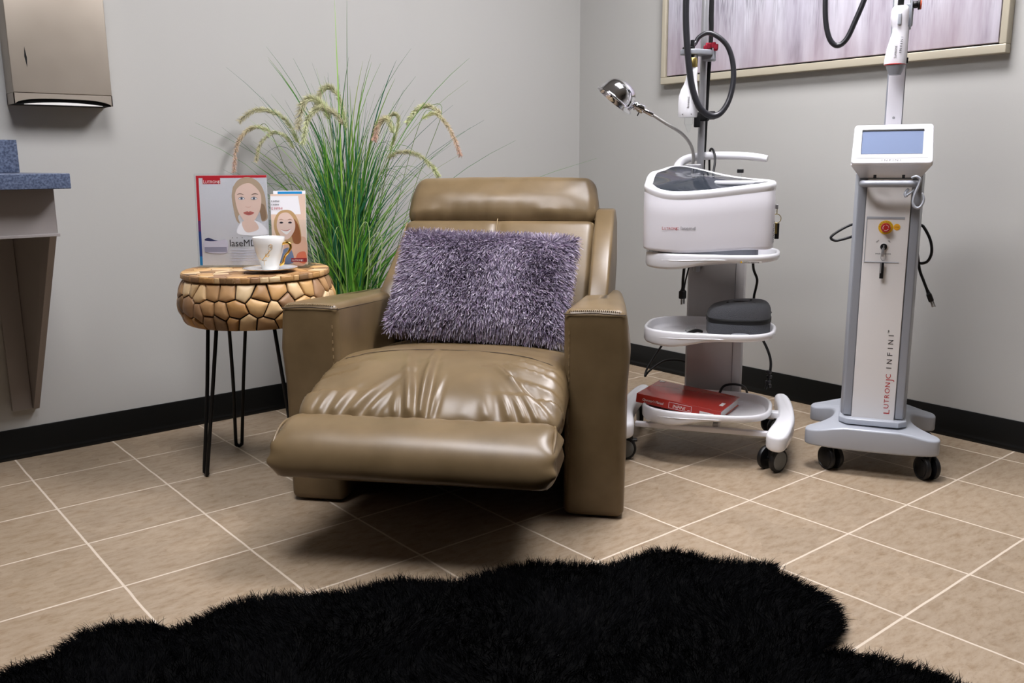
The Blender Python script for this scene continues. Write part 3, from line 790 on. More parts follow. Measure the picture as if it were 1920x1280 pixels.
# ------------------------------------------------------------------ side table of teak chunks on hairpin legs
TX, TY = -.895, 1.218
tb = thing('side_table', 'round teak chunk side table on black hairpin legs, left of the recliner', 'side table', (TX, TY, 0), -40)
ZT, ZB = .629, .468
def clip(poly, px, py, nx, ny):
    """keep the side where (p-(px,py)).n <= 0"""
    out = []
    for i in range(len(poly)):
        a, b_ = poly[i-1], poly[i]; da = (a[0]-px)*nx+(a[1]-py)*ny; db = (b_[0]-px)*nx+(b_[1]-py)*ny
        if da <= 0 < db or db <= 0 < da:
            t = da/(da-db); out.append((a[0]+(b_[0]-a[0])*t, a[1]+(b_[1]-a[1])*t))
        if db <= 0: out.append(b_)
    return out
def shrink(poly, d):
    n = len(poly)
    A_ = sum(poly[i-1][0]*poly[i][1]-poly[i][0]*poly[i-1][1] for i in range(n))
    if A_ < 0: poly = poly[::-1]
    out = list(poly)
    for i in range(n):
        a, b_ = poly[i-1], poly[i]; ex, ey = b_[0]-a[0], b_[1]-a[1]; L = math.hypot(ex, ey)
        if L < 1e-6: continue
        nx, ny = ey/L, -ex/L       # outward for ccw
        out = clip(out, a[0]-nx*d, a[1]-ny*d, nx, ny)
        if len(out) < 3: return []
    return out
woods = [srgb(c) for c in ((196, 158, 108), (182, 140, 88), (160, 120, 74), (205, 172, 126), (138, 106, 74), (172, 134, 92), (120, 92, 62), (214, 186, 144), (150, 116, 84), (190, 150, 96))]
rw = random.Random(21)
def densify(poly, h):
    out = []
    for i in range(len(poly)):
        a, b_ = poly[i-1], poly[i]; L = math.hypot(b_[0]-a[0], b_[1]-a[1]); k = max(1, int(L/h))
        for q in range(k): t = q/k; out.append((a[0]+(b_[0]-a[0])*t, a[1]+(b_[1]-a[1])*t))
    return out
def chunk(mb, poly, fmap, h=.006, depth=0, dome=.003, bev=.0035):
    """one wood piece: rounded rim, slightly domed face, fmap(u,v,height) -> 3D"""
    base = densify(poly, h); cx = sum(p[0] for p in base)/len(base); cy = sum(p[1] for p in base)/len(base)
    col = rw.choice(woods); k = rw.uniform(.85, 1.1); col = (col[0]*k, col[1]*k, col[2]*k, 1)
    tx, ty = rw.uniform(-.05, .05), rw.uniform(-.05, .05)
    rings = []
    for s_, hh in ((1.0, -.012), (1.0, -bev), (None, -bev*.3), (None, 0)):
        rings.append((s_, hh))
    sc = [1, 1, 1-.0012/.02, 1-.0035/.02]
    vs = []; cs = []; n = len(base); R_ = max(math.hypot(p[0]-cx, p[1]-cy) for p in base)
    lv = [(0, -.014), (0, -bev), (.0011, -bev*.35), (.0032, 0)]
    def put(u, v, hh):
        hgt = hh + (u-cx)*tx+(v-cy)*ty
        vs.append(fmap(u, v, hgt))
        g = noise.noise(Vector((u*18+cx*90, v*70, cy*50)))*.10
        cs.append((col[0]*(1+g), col[1]*(1+g), col[2]*(1+g), 1))
    for ins, hh in lv:
        for p in base:
            L = math.hypot(p[0]-cx, p[1]-cy); f_ = max(.2, 1-ins/max(L, .004)); put(cx+(p[0]-cx)*f_, cy+(p[1]-cy)*f_, hh)
    for f_ in (.72, .4):
        for p in base: put(cx+(p[0]-cx)*f_, cy+(p[1]-cy)*f_, dome*(1-f_*f_))
    put(cx, cy, dome)
    fs = []
    for r in range(5):
        for i in range(n): j = (i+1) % n; fs.append((r*n+i, r*n+j, (r+1)*n+j, (r+1)*n+i))
    for i in range(n): j = (i+1) % n; fs.append((5*n+i, 5*n+j, 6*n))
    b = len(mb.v); mb.v += [tuple(v) for v in vs]; mb.f += [tuple(b+i for i in f_) for f_ in fs]; mb.m += [0]*len(fs); mb.c += cs
def voronoi(pts, box, wrap=None):
    cells = []
    for i, p in enumerate(pts):
        poly = list(box(p)) 
        for j, q in enumerate(pts):
            for dx in ((0,) if not wrap else (-wrap, 0, wrap)):
                if i == j and dx == 0: continue
                qx = q[0]+dx
                if abs(qx-p[0]) > .25: continue
                mx_, my_ = (p[0]+qx)/2, (p[1]+q[1])/2; poly = clip(poly, mx_, my_, qx-p[0], q[1]-p[1])
                if len(poly) < 3: break
            if len(poly) < 3: break
        cells.append(poly)
    return cells
# drum side: cells in (arc length, height)
Rm = .228; circ = 2*pi*Rm; zlo, zhi = ZB, ZT-.021
pts = []
for row, zz in enumerate((zlo+.020, zlo+.066, zhi-.022)):
    k = 31
    for i in range(k): pts.append(((i+.5*(row % 2)+rw.uniform(-.33, .33))*circ/k, zz+rw.uniform(-.019, .019)))
def side_r(z):
    t = (z-zlo)/(zhi-zlo); return .205+.034*math.sin(pi*min(1, max(0, .18+.72*t)))-.010*(1-t)**3
def smap(u, v, hh):
    a = u/Rm; r = side_r(v)+hh; return (r*math.cos(a), r*math.sin(a), v)
cells = voronoi(pts, lambda p: [(p[0]-.2, zlo), (p[0]+.2, zlo), (p[0]+.2, zhi), (p[0]-.2, zhi)], circ)
mb = MB()
for c_ in cells:
    q = shrink(c_, .0019) if len(c_) > 2 else []
    if len(q) > 2: chunk(mb, q, smap, dome=.0035)
dr = mb.build('drum', 'wood', tb, angle=45)
mb = MB(); mb.lathe([(.19, zlo+.001)]+[(side_r(z)-.009, z) for z in np.linspace(zlo+.001, zhi, 12)]+[(.19, ZT-.004)], 64)
mb.build('core', 'woodgap', tb)
# top: slices in a disc, plus a rim of short blocks
pts = []
while len(pts) < 95:
    a = rw.uniform(0, 2*pi); r = .222*math.sqrt(rw.random()); p = (r*math.cos(a), r*math.sin(a))
    if all(math.hypot(p[0]-q[0], p[1]-q[1]) > .024 for q in pts): pts.append(p)
disc = [(.221*math.cos(2*pi*i/72), .221*math.sin(2*pi*i/72)) for i in range(72)]
cells = voronoi(pts, lambda p: disc)
mb = MB()
for c_ in cells:
    q = shrink(c_, .0009)
    if len(q) > 2: chunk(mb, q, lambda u, v, hh: (u, v, ZT-.0016+hh*.35 if hh > -.005 else ZT-.02), dome=.0012, bev=.002)
k = 46; a = 0
while a < 2*pi-.03:
    w_ = rw.uniform(.07, .19); w_ = min(w_, 2*pi-a); u0, u1 = a*Rm+.0006, (a+w_)*Rm-.0006
    if u1-u0 > .006: chunk(mb, [(u0, ZT-.0195), (u1, ZT-.0195), (u1, ZT-.0035), (u0, ZT-.0035)], lambda u, v, hh: ((.2225+hh)*math.cos(u/Rm), (.2225+hh)*math.sin(u/Rm), v), dome=.001, bev=.002)
    a += w_
mb.build('table_top', 'wood', tb, angle=45)
# hairpin legs: feet where they stand
TI = (Matrix.Translation((TX, TY, 0)) @ Matrix.Rotation(R(-40), 4, 'Z')).inverted()
f1 = TI @ Vector((-1.101, 1.212, 0)); f2 = TI @ Vector((-.907, 1.422, 0))
feet = [f1, f2, Vector((-f1.x, -f1.y, 0)), Vector((-f2.x, -f2.y, 0))]
for f_ in feet:
    a = math.atan2(f_.y, f_.x); rt = .152; dirx = Vector((math.cos(a), math.sin(a), 0)); tn = Vector((-dirx.y, dirx.x, 0))
    L = f_.length; foot = dirx*L; up = dirx*rt; r0 = .0058
    mb = MB(); hw = .032; hb_ = .0115
    mb.tube([up+tn*hw+Vector((0, 0, ZB+.01)), up*.5+foot*.5+tn*(hw*.58)+Vector((0, 0, .24)), foot+tn*hb_+Vector((0, 0, .03)), foot+tn*(hb_*.75)+Vector((0, 0, .012)), foot+Vector((0, 0, r0)),
             foot-tn*(hb_*.75)+Vector((0, 0, .012)), foot-tn*hb_+Vector((0, 0, .03)), up*.5+foot*.5-tn*(hw*.58)+Vector((0, 0, .24)), up-tn*hw+Vector((0, 0, ZB+.01))], r0, 10, 6)
    mb.build('leg', 'blackmetal', tb, angle=180)
# ------------------------------------------------------------------ acrylic sign holder with pocket
TZ = ZT + .0006
def TW(x, y): v = Matrix.Rotation(R(-40), 4, 'Z') @ Vector((x, y, 0)); return (TX+v.x, TY+v.y)
hx, hy = TW(-.077, .045)
sh = thing('acrylic_sign_holder', 'clear acrylic sign holder with a brochure pocket on the side table', 'sign holder', (hx, hy, TZ), -40)
TILT = Matrix.Rotation(-R(4), 4, 'X')
mb = MB(); mb.box(-.118, .242, -.0012, .0012, .003, .290, .0006, seg=2); mb.xf(TILT)
mb.box(-.118, .112, -.012, .055, 0, .0028, .001, seg=2); mb.box(.2, .242, -.012, .05, 0, .0028, .001, seg=2)
mb.build('panel', 'acrylic', sh, angle=40)
mb = MB(); mb.box(-.116, .112, -.0075, -.0058, .004, .287, .0005, seg=2); mb.xf(TILT); mb.build('front_sheet', 'acrylic', sh)
mb = MB(); mb.box(.120, .240, -.036, -.034, .006, .145, .0005, seg=2); mb.box(.1195, .1215, -.036, -.002, .006, .145, .0005, seg=2); mb.box(.2385, .2405, -.036, -.002, .006, .145, .0005, seg=2); mb.box(.12, .24, -.036, -.002, .004, .007, .0005, seg=2)
mb.xf(TILT); mb.build('pocket', 'acrylic', sh)

def flat(name, polys, mats, parent, y):
    """coloured shapes on a sheet: polys = [(material index, [(x,z)...])], each a hair in front of the last"""
    mb = MB()
    for k, (mi, pl) in enumerate(polys):
        if sum(pl[i-1][0]*pl[i][1]-pl[i][0]*pl[i-1][1] for i in range(len(pl))) < 0: pl = pl[::-1]
        mb.add([(p[0], y-.00006*k, p[1]) for p in pl], [tuple(range(len(pl)))], mi)
    mb.xf(TILT); return mb.build(name, mats, parent, smooth=False)
def ell(cx, cz, a, b_, rot=0, n=28, a0=0, a1=360):
    o = []
    for i in range(n+1 if a1-a0 < 360 else n):
        t = R(a0+(a1-a0)*i/n); x, z = a*math.cos(t), b_*math.sin(t); r_ = R(rot); o.append((cx+x*math.cos(r_)-z*math.sin(r_), cz+x*math.sin(r_)+z*math.cos(r_)))
    return o
def sm(p, k=6): return smooth2(p, k)
# colours of the print
for nm, c_ in dict(p_white=(250, 250, 255), p_red=(186, 34, 46), p_blue=(46, 72, 136), p_cyan=(40, 130, 190), p_skin=(232, 204, 190), p_skin2=(222, 184, 168), p_hair=(186, 164, 140), p_hair2=(150, 124, 100), p_lip=(196, 112, 104),
                   p_brow=(110, 86, 72), p_iris=(120, 132, 150), p_eye=(236, 236, 240), p_dark=(50, 44, 52), p_grey=(150, 150, 172), p_grey2=(206, 204, 220), p_navy=(44, 48, 84), p_peach=(236, 208, 188), p_peach2=(222, 178, 152), p_bluebar=(30, 142, 206),
                   p_denim=(112, 128, 158), p_orange=(222, 120, 88), p_maroon=(150, 40, 48), p_hairb=(196, 160, 112), p_hairb2=(150, 92, 54), p_purple=(110, 56, 108), p_line=(176, 176, 196), p_teeth=(244, 240, 236)).items():
    M[nm] = mat('print_'+nm[2:], c_, .5)
pm = ['p_white', 'p_red', 'p_blue', 'p_cyan', 'p_skin', 'p_skin2', 'p_hair', 'p_hair2', 'p_lip', 'p_brow', 'p_iris', 'p_eye', 'p_dark', 'p_grey', 'p_grey2', 'p_navy', 'p_purple', 'p_line']
I = {n_: i for i, n_ in enumerate(pm)}
po = thing('poster', 'advertising sheet with a blonde woman face and red to blue border in the acrylic holder', 'poster', (hx, hy, TZ), -40)
mb = MB(); mb.box(-.1115, .1105, -.0056, -.0050, .0045, .284); mb.xf(TILT); sheet = mb.build('sheet', 'paper', po, smooth=False)
x0, x1, z0, z1 = -.1110, .1100, .005, .2835
P_ = [(I['p_white'], [(x0, z0), (x1, z0), (x1, z1), (x0, z1)]), (I['p_red'], [(x0, z1-.0075), (x1, z1-.0075), (x1, z1), (x0, z1)])]
for i in range(14):      # border strip printed from red down to blue
    pass
strip = [('p_red', .50, 1), ('p_purple', .38, .50), ('p_blue', .10, .38), ('p_cyan', 0, .10)]
for nm, a, b_ in strip: P_.append((I[nm], [(x0, z0+(z1-z0)*a), (x0+.0085, z0+(z1-z0)*a), (x0+.0085, z0+(z1-z0)*b_), (x0, z0+(z1-z0)*b_)]))
P_.append((I['p_red'], [(x0+.021, z1-.026), (x0+.076, z1-.026), (x0+.076, z1-.0075), (x0+.021, z1-.0075)]))
fx, fz = .050, .2020
P_ += [(I['p_hair'], sm([(fx-.046, fz-.03), (fx-.051, fz+.02), (fx-.040, fz+.055), (fx-.018, fz+.073), (fx+.012, fz+.074), (fx+.038, fz+.056), (fx+.052, fz+.024), (fx+.056, fz-.02), (fx+.058, fz-.052), (fx+.040, fz-.060), (fx+.03, fz-.03), (fx-.03, fz-.04), (fx-.030, fz-.066), (fx-.040, fz-.056)])),
       (I['p_hair2'], sm([(fx+.034, fz-.01), (fx+.050, fz-.012), (fx+.054, fz-.050), (fx+.040, fz-.056)])),
       (I['p_white'], sm([(fx-.036, fz-.1), (fx-.02, fz-.06), (fx+.025, fz-.06), (fx+.058, fz-.1)])),
       (I['p_skin'], sm([(fx-.022, fz-.062), (fx+.016, fz-.06), (fx+.028, fz-.085), (fx-.010, fz-.094)])),
       (I['p_skin'], sm([(fx-.041, fz+.012), (fx-.036, fz+.043), (fx-.014, fz+.062), (fx+.014, fz+.060), (fx+.036, fz+.036), (fx+.041, fz+.004), (fx+.034, fz-.030), (fx+.014, fz-.062), (fx+.000, fz-.069), (fx-.014, fz-.062), (fx-.033, fz-.030)])),
       (I['p_hair'], sm([(fx-.043, fz+.020), (fx-.046, fz+.046), (fx-.016, fz+.068), (fx+.020, fz+.066), (fx+.044, fz+.04), (fx+.044, fz+.010), (fx+.034, fz+.034), (fx+.010, fz+.056), (fx-.014, fz+.054), (fx-.034, fz+.040)])),
       (I['p_skin2'], ell(fx-.001, fz-.014, .0085, .0045)),
       (I['p_skin'], ell(fx-.001, fz-.0115, .0085, .0045)),
       (I['p_lip'], sm([(fx-.017, fz-.034), (fx-.005, fz-.0295), (fx, fz-.031), (fx+.005, fz-.0295), (fx+.017, fz-.034), (fx+.006, fz-.041), (fx-.006, fz-.041)])),
       (I['p_dark'], [(fx-.016, fz-.0344), (fx, fz-.0352), (fx+.016, fz-.0344), (fx, fz-.0362)])]
for s_ in (-1, 1):
    ex = fx-.001+s_*.0195
    P_ += [(I['p_dark'], sm([(ex-.0105, fz+.0098), (ex, fz+.0155), (ex+.0105, fz+.0098), (ex, fz+.006)])), (I['p_eye'], sm([(ex-.0095, fz+.0098), (ex, fz+.0138), (ex+.0095, fz+.0098), (ex, fz+.0066)])), (I['p_iris'], ell(ex, fz+.0102, .0040, .0038)), (I['p_dark'], ell(ex, fz+.0102, .0018, .0018)),
           (I['p_brow'], sm([(ex-s_*.0085, fz+.021), (ex+s_*.004, fz+.0262), (ex+s_*.0145, fz+.0215), (ex+s_*.004, fz+.0238)]))]
# drawing of the device
P_ += [(I['p_grey2'], sm([(x0+.016, .050), (x0+.016, .078), (x0+.03, .086), (x0+.06, .082), (x0+.088, .084), (x0+.088, .046), (x0+.05, .042)], 4)), (I['p_grey'], [(x0+.018, .046), (x0+.088, .046), (x0+.087, .062), (x0+.017, .062)]), (I['p_navy'], sm([(x0+.018, .084), (x0+.030, .091), (x0+.05, .084), (x0+.06, .081), (x0+.034, .080)]))]
for i in range(5): P_.append((I['p_line'], [(x0+.098+(i % 2)*.004, .052-.008*i), (x0+.2-(i*7 % 3)*.01, .052-.008*i), (x0+.2-(i*7 % 3)*.01, .0532-.008*i), (x0+.098+(i % 2)*.004, .0532-.008*i)]))
flat('print', P_, pm, sheet, -.0058)
mb = MB(); tm = TILT @ T3(0, -.0066, 0)
logo_L(mb, .0115, tm @ T3(x0+.0235, 0, z1-.0235) @ FACE, 1, gap=.03)
mb.build('lettering', ['txt_dark', 'txt_white'], sheet, smooth=False); mb = MB()
text(mb, 'laseMD', .030, tm @ T3(x0+.097, 0, .064) @ FACE, 0, width=.085, spacing=1.02)
for k in (.108, .122, .138): mb.box(x0+k, x0+k+.0016, -.0066, -.0063, .090, .0925)
mb.build('lettering', ['txt_dark', 'txt_white'], sheet, smooth=False)
# brochures in the pocket
def brochure(name, lab, yb, ztop, w, front):
    b = thing(name, lab, 'brochure', (hx, hy, TZ), -40, 'brochures in the acrylic pocket')
    cx = .180; mb = MB(); mb.box(cx-w/2, cx+w/2, yb, yb+.0035, .0075, ztop, .0003, seg=1); mb.xf(TILT); s_ = mb.build('leaflet', 'paper', b, smooth=False)
    front(s_, cx, w, yb-.0002, ztop); return b
def f_back(s_, cx, w, y, zt):
    flat('print', [(0, [(cx-w/2, .008), (cx+w/2, .008), (cx+w/2, zt-.0005), (cx-w/2, zt-.0005)]), (1, [(cx-w*.36, zt-.0125), (cx+w*.40, zt-.0125), (cx+w*.40, zt-.0025), (cx-w*.36, zt-.0025)])], ['p_white', 'p_bluebar'], s_, y)
brochure('brochure', 'white leaflet with a blue bar, the rear one in the acrylic pocket', -.010, .2350, .100, f_back)
def f_front(s_, cx, w, y, zt):
    mats_ = ['p_peach', 'p_white', 'p_hairb', 'p_skin', 'p_hairb2', 'p_dark', 'p_teeth', 'p_denim', 'p_orange', 'p_maroon', 'p_peach2', 'p_lip']
    x0_, x1_ = cx-w/2, cx+w/2; fx_, fz_ = cx-.006, .128
    Q = [(0, [(x0_, .008), (x1_, .008), (x1_, zt), (x0_, zt)]), (1, [(x0_, zt-.062), (x0_+w*.86, zt-.062), (x0_+w*.80, zt-.006), (x0_, zt-.006)]),
         (10, sm([(x0_+.01, .06), (cx-.01, .08), (x1_-.004, .09), (x1_-.004, .01), (x0_+.06, .01)])),
         (2, sm([(fx_-.034, fz_-.03), (fx_-.040, fz_+.01), (fx_-.022, fz_+.042), (fx_+.012, fz_+.046), (fx_+.034, fz_+.02), (fx_+.044, fz_-.03), (fx_+.036, fz_-.055), (fx_-.01, fz_-.05)])),
         (4, sm([(fx_+.018, fz_+.02), (fx_+.036, fz_+.0), (fx_+.042, fz_-.05), (fx_+.022, fz_-.056), (fx_+.014, fz_-.03)])),
         (3, sm([(fx_-.031, fz_+.005), (fx_-.020, fz_+.034), (fx_+.006, fz_+.038), (fx_+.024, fz_+.014), (fx_+.024, fz_-.014), (fx_+.006, fz_-.040), (fx_-.010, fz_-.042), (fx_-.026, fz_-.022)])),
         (6, sm([(fx_-.019, fz_-.014), (fx_-.003, fz_-.018), (fx_+.013, fz_-.012), (fx_-.002, fz_-.028)])),
         (11, sm([(fx_-.020, fz_-.0125), (fx_-.003, fz_-.0155), (fx_+.014, fz_-.0105), (fx_-.002, fz_-.0178)])),
         (7, sm([(x0_+.02, .01), (x0_+.032, .05), (x0_+.055, .058), (x0_+.066, .03), (x0_+.06, .01)])), (8, sm([(x1_-.034, .022), (x1_-.028, .042), (x1_-.006, .046), (x1_-.002, .02), (x1_-.012, .009)])), (9, [(x1_-.050, .0145), (x1_-.001, .0145), (x1_-.001, .0265), (x1_-.050, .0265)])]
    for s2 in (-1, 1):
        ex = fx_-.003+s2*.0135; Q += [(5, sm([(ex-.0062, fz_+.008), (ex, fz_+.0115), (ex+.0062, fz_+.008), (ex, fz_+.0058)])), (4, sm([(ex-.008, fz_+.0165), (ex, fz_+.0195), (ex+.008, fz_+.0160), (ex, fz_+.0178)]))]
    flat('print', Q, mats_, s_, y)
    mb = MB(); tm = TILT @ T3(0, y-.0012, 0)
    text(mb, 'E INFINI', .0072, tm @ T3(x0_+.003, 0, zt-.024) @ FACE, 0); text(mb, 'E INFINI', .0068, tm @ T3(x0_+.003, 0, zt-.0345) @ FACE, 0)
    text(mb, 'E INFINI', .0098, tm @ T3(x0_+.003, 0, zt-.047) @ FACE, 1); mb.build('lettering', ['txt_dark', 'txt_red', 'txt_white'], s_, smooth=False); mb = MB(); logo_L(mb, .0072, tm @ T3(x1_-.047, 0, .0175) @ FACE, 2, gap=.03)
    mb.build('lettering', ['txt_dark', 'txt_red', 'txt_white'], s_, smooth=False)
brochure('brochure', 'peach leaflet with a smiling woman, the front one in the acrylic pocket', -.030, .2240, .108, f_front)

# ------------------------------------------------------------------ cup on saucer
sx_, sy_ = TW(.067, -.080)
sa = thing('saucer', 'white saucer with a fine gold rim on the side table', 'saucer', (sx_, sy_, TZ), -40)
mb = MB(); mb.lathe([(.026, 0), (.030, 0), (.031, .002), (.050, .0040), (.068, .0070), (.0800, .0100), (.0815, .0107), (.0805, .0114), (.068, .0095), (.050, .0070), (.030, .0055), (.026, .0062), (.001, .0062)], 56)
so = mb.build('dish', 'porcelain', sa, angle=50); mb = MB(); mb.lathe([(.0806, .01035), (.0817, .0104), (.0819, .0108), (.0808, .0117), (.0800, .01150), (.0806, .01035)], 56, caps=False); mb.build('gold_rim', 'gold', so)
cu = thing('teacup', 'white porcelain cup with gold handle and gold drawing on the saucer', 'cup', (sx_, sy_, TZ+.0063), -40)
outp = [(.020, 0), (.0245, .0), (.0255, .003), (.0245, .006), (.0265, .012), (.031, .024), (.0365, .040), (.0415, .057), (.0452, .076), (.0480, .0955)]
inp = [(.0475, .0965), (.0467, .0955), (.0438, .076), (.0400, .056), (.035, .040), (.029, .024), (.022, .014), (.0001, .012)]
mb = MB(); mb.lathe(outp+inp, 56); body = mb.build('bowl', 'porcelain', cu, angle=60)
mb = MB(); H_ = Matrix.Rotation(R(-12), 4, 'Z')
mb.tube([(.040, 0, .074), (.052, 0, .079), (.066, 0, .078), (.070, 0, .066), (.062, 0, .052), (.052, 0, .042), (.046, 0, .030), (.042, 0, .018), (.032, 0, .012)], [.0030, .0034, .0036, .0034, .0032, .0030, .0032, .0034, .003], 12, 6, flat=1.25); mb.xf(H_)
mb.build('handle', 'gold', cu, angle=180, label='gold handle')
def wrap(a, z):
    for (r0, z0_), (r1, z1_) in zip(outp[3:], outp[4:]):
        if z0_ <= z <= z1_: r_ = r0+(r1-r0)*(z-z0_)/(z1_-z0_); break
    else: r_ = .048
    r_ += .0002; return Vector((r_*math.sin(a), -r_*math.cos(a), z))
mb = MB()
for ln, wd in (([(-.05, .030), (.25, .040), (.55, .052), (.62, .058)], .0011), ([(.62, .058), (.55, .066), (.60, .074), (.72, .078), (.84, .074), (.82, .064), (.70, .058), (.62, .058)], .0005), ([(-.35, .036), (-.15, .030), (.10, .028), (.35, .030)], .0007), ([(.1, .028), (.06, .020), (-.02, .014)], .0005), ([(.35, .050), (.30, .042), (.5, .040), (.6, .046)], .0008), ([(.65, .070), (.78, .066), (.74, .074)], .0007)):
    P2 = []
    for i in range(len(ln)-1):
        for k in range(4): t = k/4; P2.append(wrap(ln[i][0]+(ln[i+1][0]-ln[i][0])*t-.35, ln[i][1]+(ln[i+1][1]-ln[i][1])*t))
    P2.append(wrap(ln[-1][0]-.35, ln[-1][1])); mb.tube(P2, wd, 6, 2)
mb.build('gold_drawing', 'gold', body, angle=180)

# ------------------------------------------------------------------ tall grass in a pot
pl = thing('potted_grass', 'tall artificial fountain grass behind the recliner and side table', 'plant', (-.41, 1.512, 0), -39.5)
mb = MB(); mb.lathe([(.085, 0), (.092, .004), (.110, .20), (.116, .205), (.116, .222), (.108, .224), (.104, .205), (.10, .195)], 40); pot = mb.build('pot', 'pot', pl)
mb = MB(); mb.lathe([(.0001, .190), (.060, .200), (.101, .196)], 30); mb.build('soil', 'soil', pl)
rp = random.Random(5)
greens = [srgb(c) for c in ((84, 146, 48), (112, 168, 58), (62, 124, 54), (44, 104, 66), (138, 180, 78), (36, 104, 74), (116, 152, 66), (150, 172, 98))]
V_ = []; F2 = []; C2 = []
def blade(base, tip, w, bulge, col, tipcol=None, nseg=14, mid=None):
    b0 = len(V_); base = Vector(base); tip = Vector(tip)
    c1 = base+Vector((0, 0, (tip.z-base.z)*.55)) + (tip-base)*.12 if mid is None else Vector(mid)
    c1 += Vector((bulge, 0, 0)); face = rp.uniform(-.9, .9)
    for k in range(nseg+1):
        t = k/nseg; p = base*(1-t)**2 + c1*2*t*(1-t) + tip*t*t
        d = ((c1-base)*(1-t)+(tip-c1)*t).normalized(); s_ = d.cross(Vector((math.sin(face), -math.cos(face), 0))); s_.normalize()
        ww = w*.5*(min(1, .45+t*2.2))*(1-t**1.6)**.8 + .00025; fold = d.cross(s_)*ww*.45
        tc = tipcol or col; cc = [col[i]*(1-t)+tc[i]*t for i in range(3)]; dk = 1.0
        V_.extend([tuple(p-s_*ww), tuple(p+fold), tuple(p+s_*ww)]); C2.extend([(cc[0]*dk, cc[1]*dk, cc[2]*dk, 1)]*3)
    for k in range(nseg):
        a = b0+k*3
        F2.extend([(a, a+1, a+4, a+3), (a+1, a+2, a+5, a+4)])
def bp(): 
    a = rp.uniform(0, 2*pi); r = .075*math.sqrt(rp.random()); return (r*math.cos(a), r*math.sin(a)*.8, .19)
tips = [(-.020, 1.53, .007), (.045, 1.53, .006), (-.245, 1.349, .003), (-.391, 1.281, .003), (-.238, 1.313, .006), (-.23, 1.30, .008), (-.180, 1.322, .003), (-.087, 1.294, .003), (.122, 1.319, .006), (.113, 1.30, .007), (.207, 1.301, .008), (.265, 1.336, .004), (.463, 1.308, .004), (.461, 1.226, .003), (.046, 1.311, .008), (.084, 1.302, .007), (.150, 1.292, .004), (.20, 1.24, .009), (.27, 1.25, .004), (.40, 1.15, .003), (-.31, 1.10, .004), (-.12, 1.20, .005), (.03, 1.22, .008), (-.05, 1.15, .008)]
for x, z, w_ in tips:
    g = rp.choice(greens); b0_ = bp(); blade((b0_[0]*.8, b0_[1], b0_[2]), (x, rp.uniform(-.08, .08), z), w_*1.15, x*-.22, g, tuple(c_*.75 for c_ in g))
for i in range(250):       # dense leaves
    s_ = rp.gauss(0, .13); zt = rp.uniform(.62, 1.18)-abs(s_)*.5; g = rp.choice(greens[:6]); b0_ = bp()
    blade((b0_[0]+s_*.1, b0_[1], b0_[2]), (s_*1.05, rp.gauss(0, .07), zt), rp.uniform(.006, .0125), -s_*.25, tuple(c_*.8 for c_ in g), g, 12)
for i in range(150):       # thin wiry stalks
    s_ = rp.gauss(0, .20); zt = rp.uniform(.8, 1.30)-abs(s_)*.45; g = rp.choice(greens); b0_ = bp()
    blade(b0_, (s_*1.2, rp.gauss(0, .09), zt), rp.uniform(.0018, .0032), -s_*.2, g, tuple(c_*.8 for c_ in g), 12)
for i in range(24):        # low arching wisps
    s_ = rp.choice((-1, 1)); r_ = rp.uniform(.20, .44 if s_ < 0 else .32); zt = rp.uniform(.60, 1.02); b0_ = bp(); g = rp.choice(greens)
    if s_ > 0 and zt < .80: zt += .2
    blade(b0_, (s_*r_, rp.uniform(-.10, .08), zt), rp.uniform(.0014, .0026), -s_*.04, g, tuple(c_*.7 for c_ in g), 16, mid=(s_*r_*.45, 0, zt+.22))
for x, z, xt, zt in ((-.145, .80, -.12, .70), (-.13, .86, -.11, .80), (.02, .80, -.03, .66), (.14, .78, .06, .70), (.20, .74, .09, .66)):
    blade((x*.2, -.07, .19), (xt, -.13, zt), .004, 0, srgb((150, 180, 110)), srgb((190, 205, 150)), 14, mid=(x*1.1, -.10, z+.12))
def offwall(v):      # nothing grows through the wall behind
    lim = (.252+.636*v[0])/.7716; return (v[0], min(v[1], lim-.006*math.tanh(abs(v[1]-lim)*4)) if v[1] > lim else v[1], v[2])
V_ = [offwall(v) for v in V_]
me = bpy.data.meshes.new('foliage'); me.from_pydata(V_, [], F2); me.materials.append(M['blade'])
a_ = me.color_attributes.new('tint', 'FLOAT_COLOR', 'POINT'); a_.data.foreach_set('color', np.array(C2, dtype=np.float32).ravel())
me.polygons.foreach_set('use_smooth', [True]*len(me.polygons)); fo = bpy.data.objects.new('foliage', me); COL.objects.link(fo); fo.parent = pl
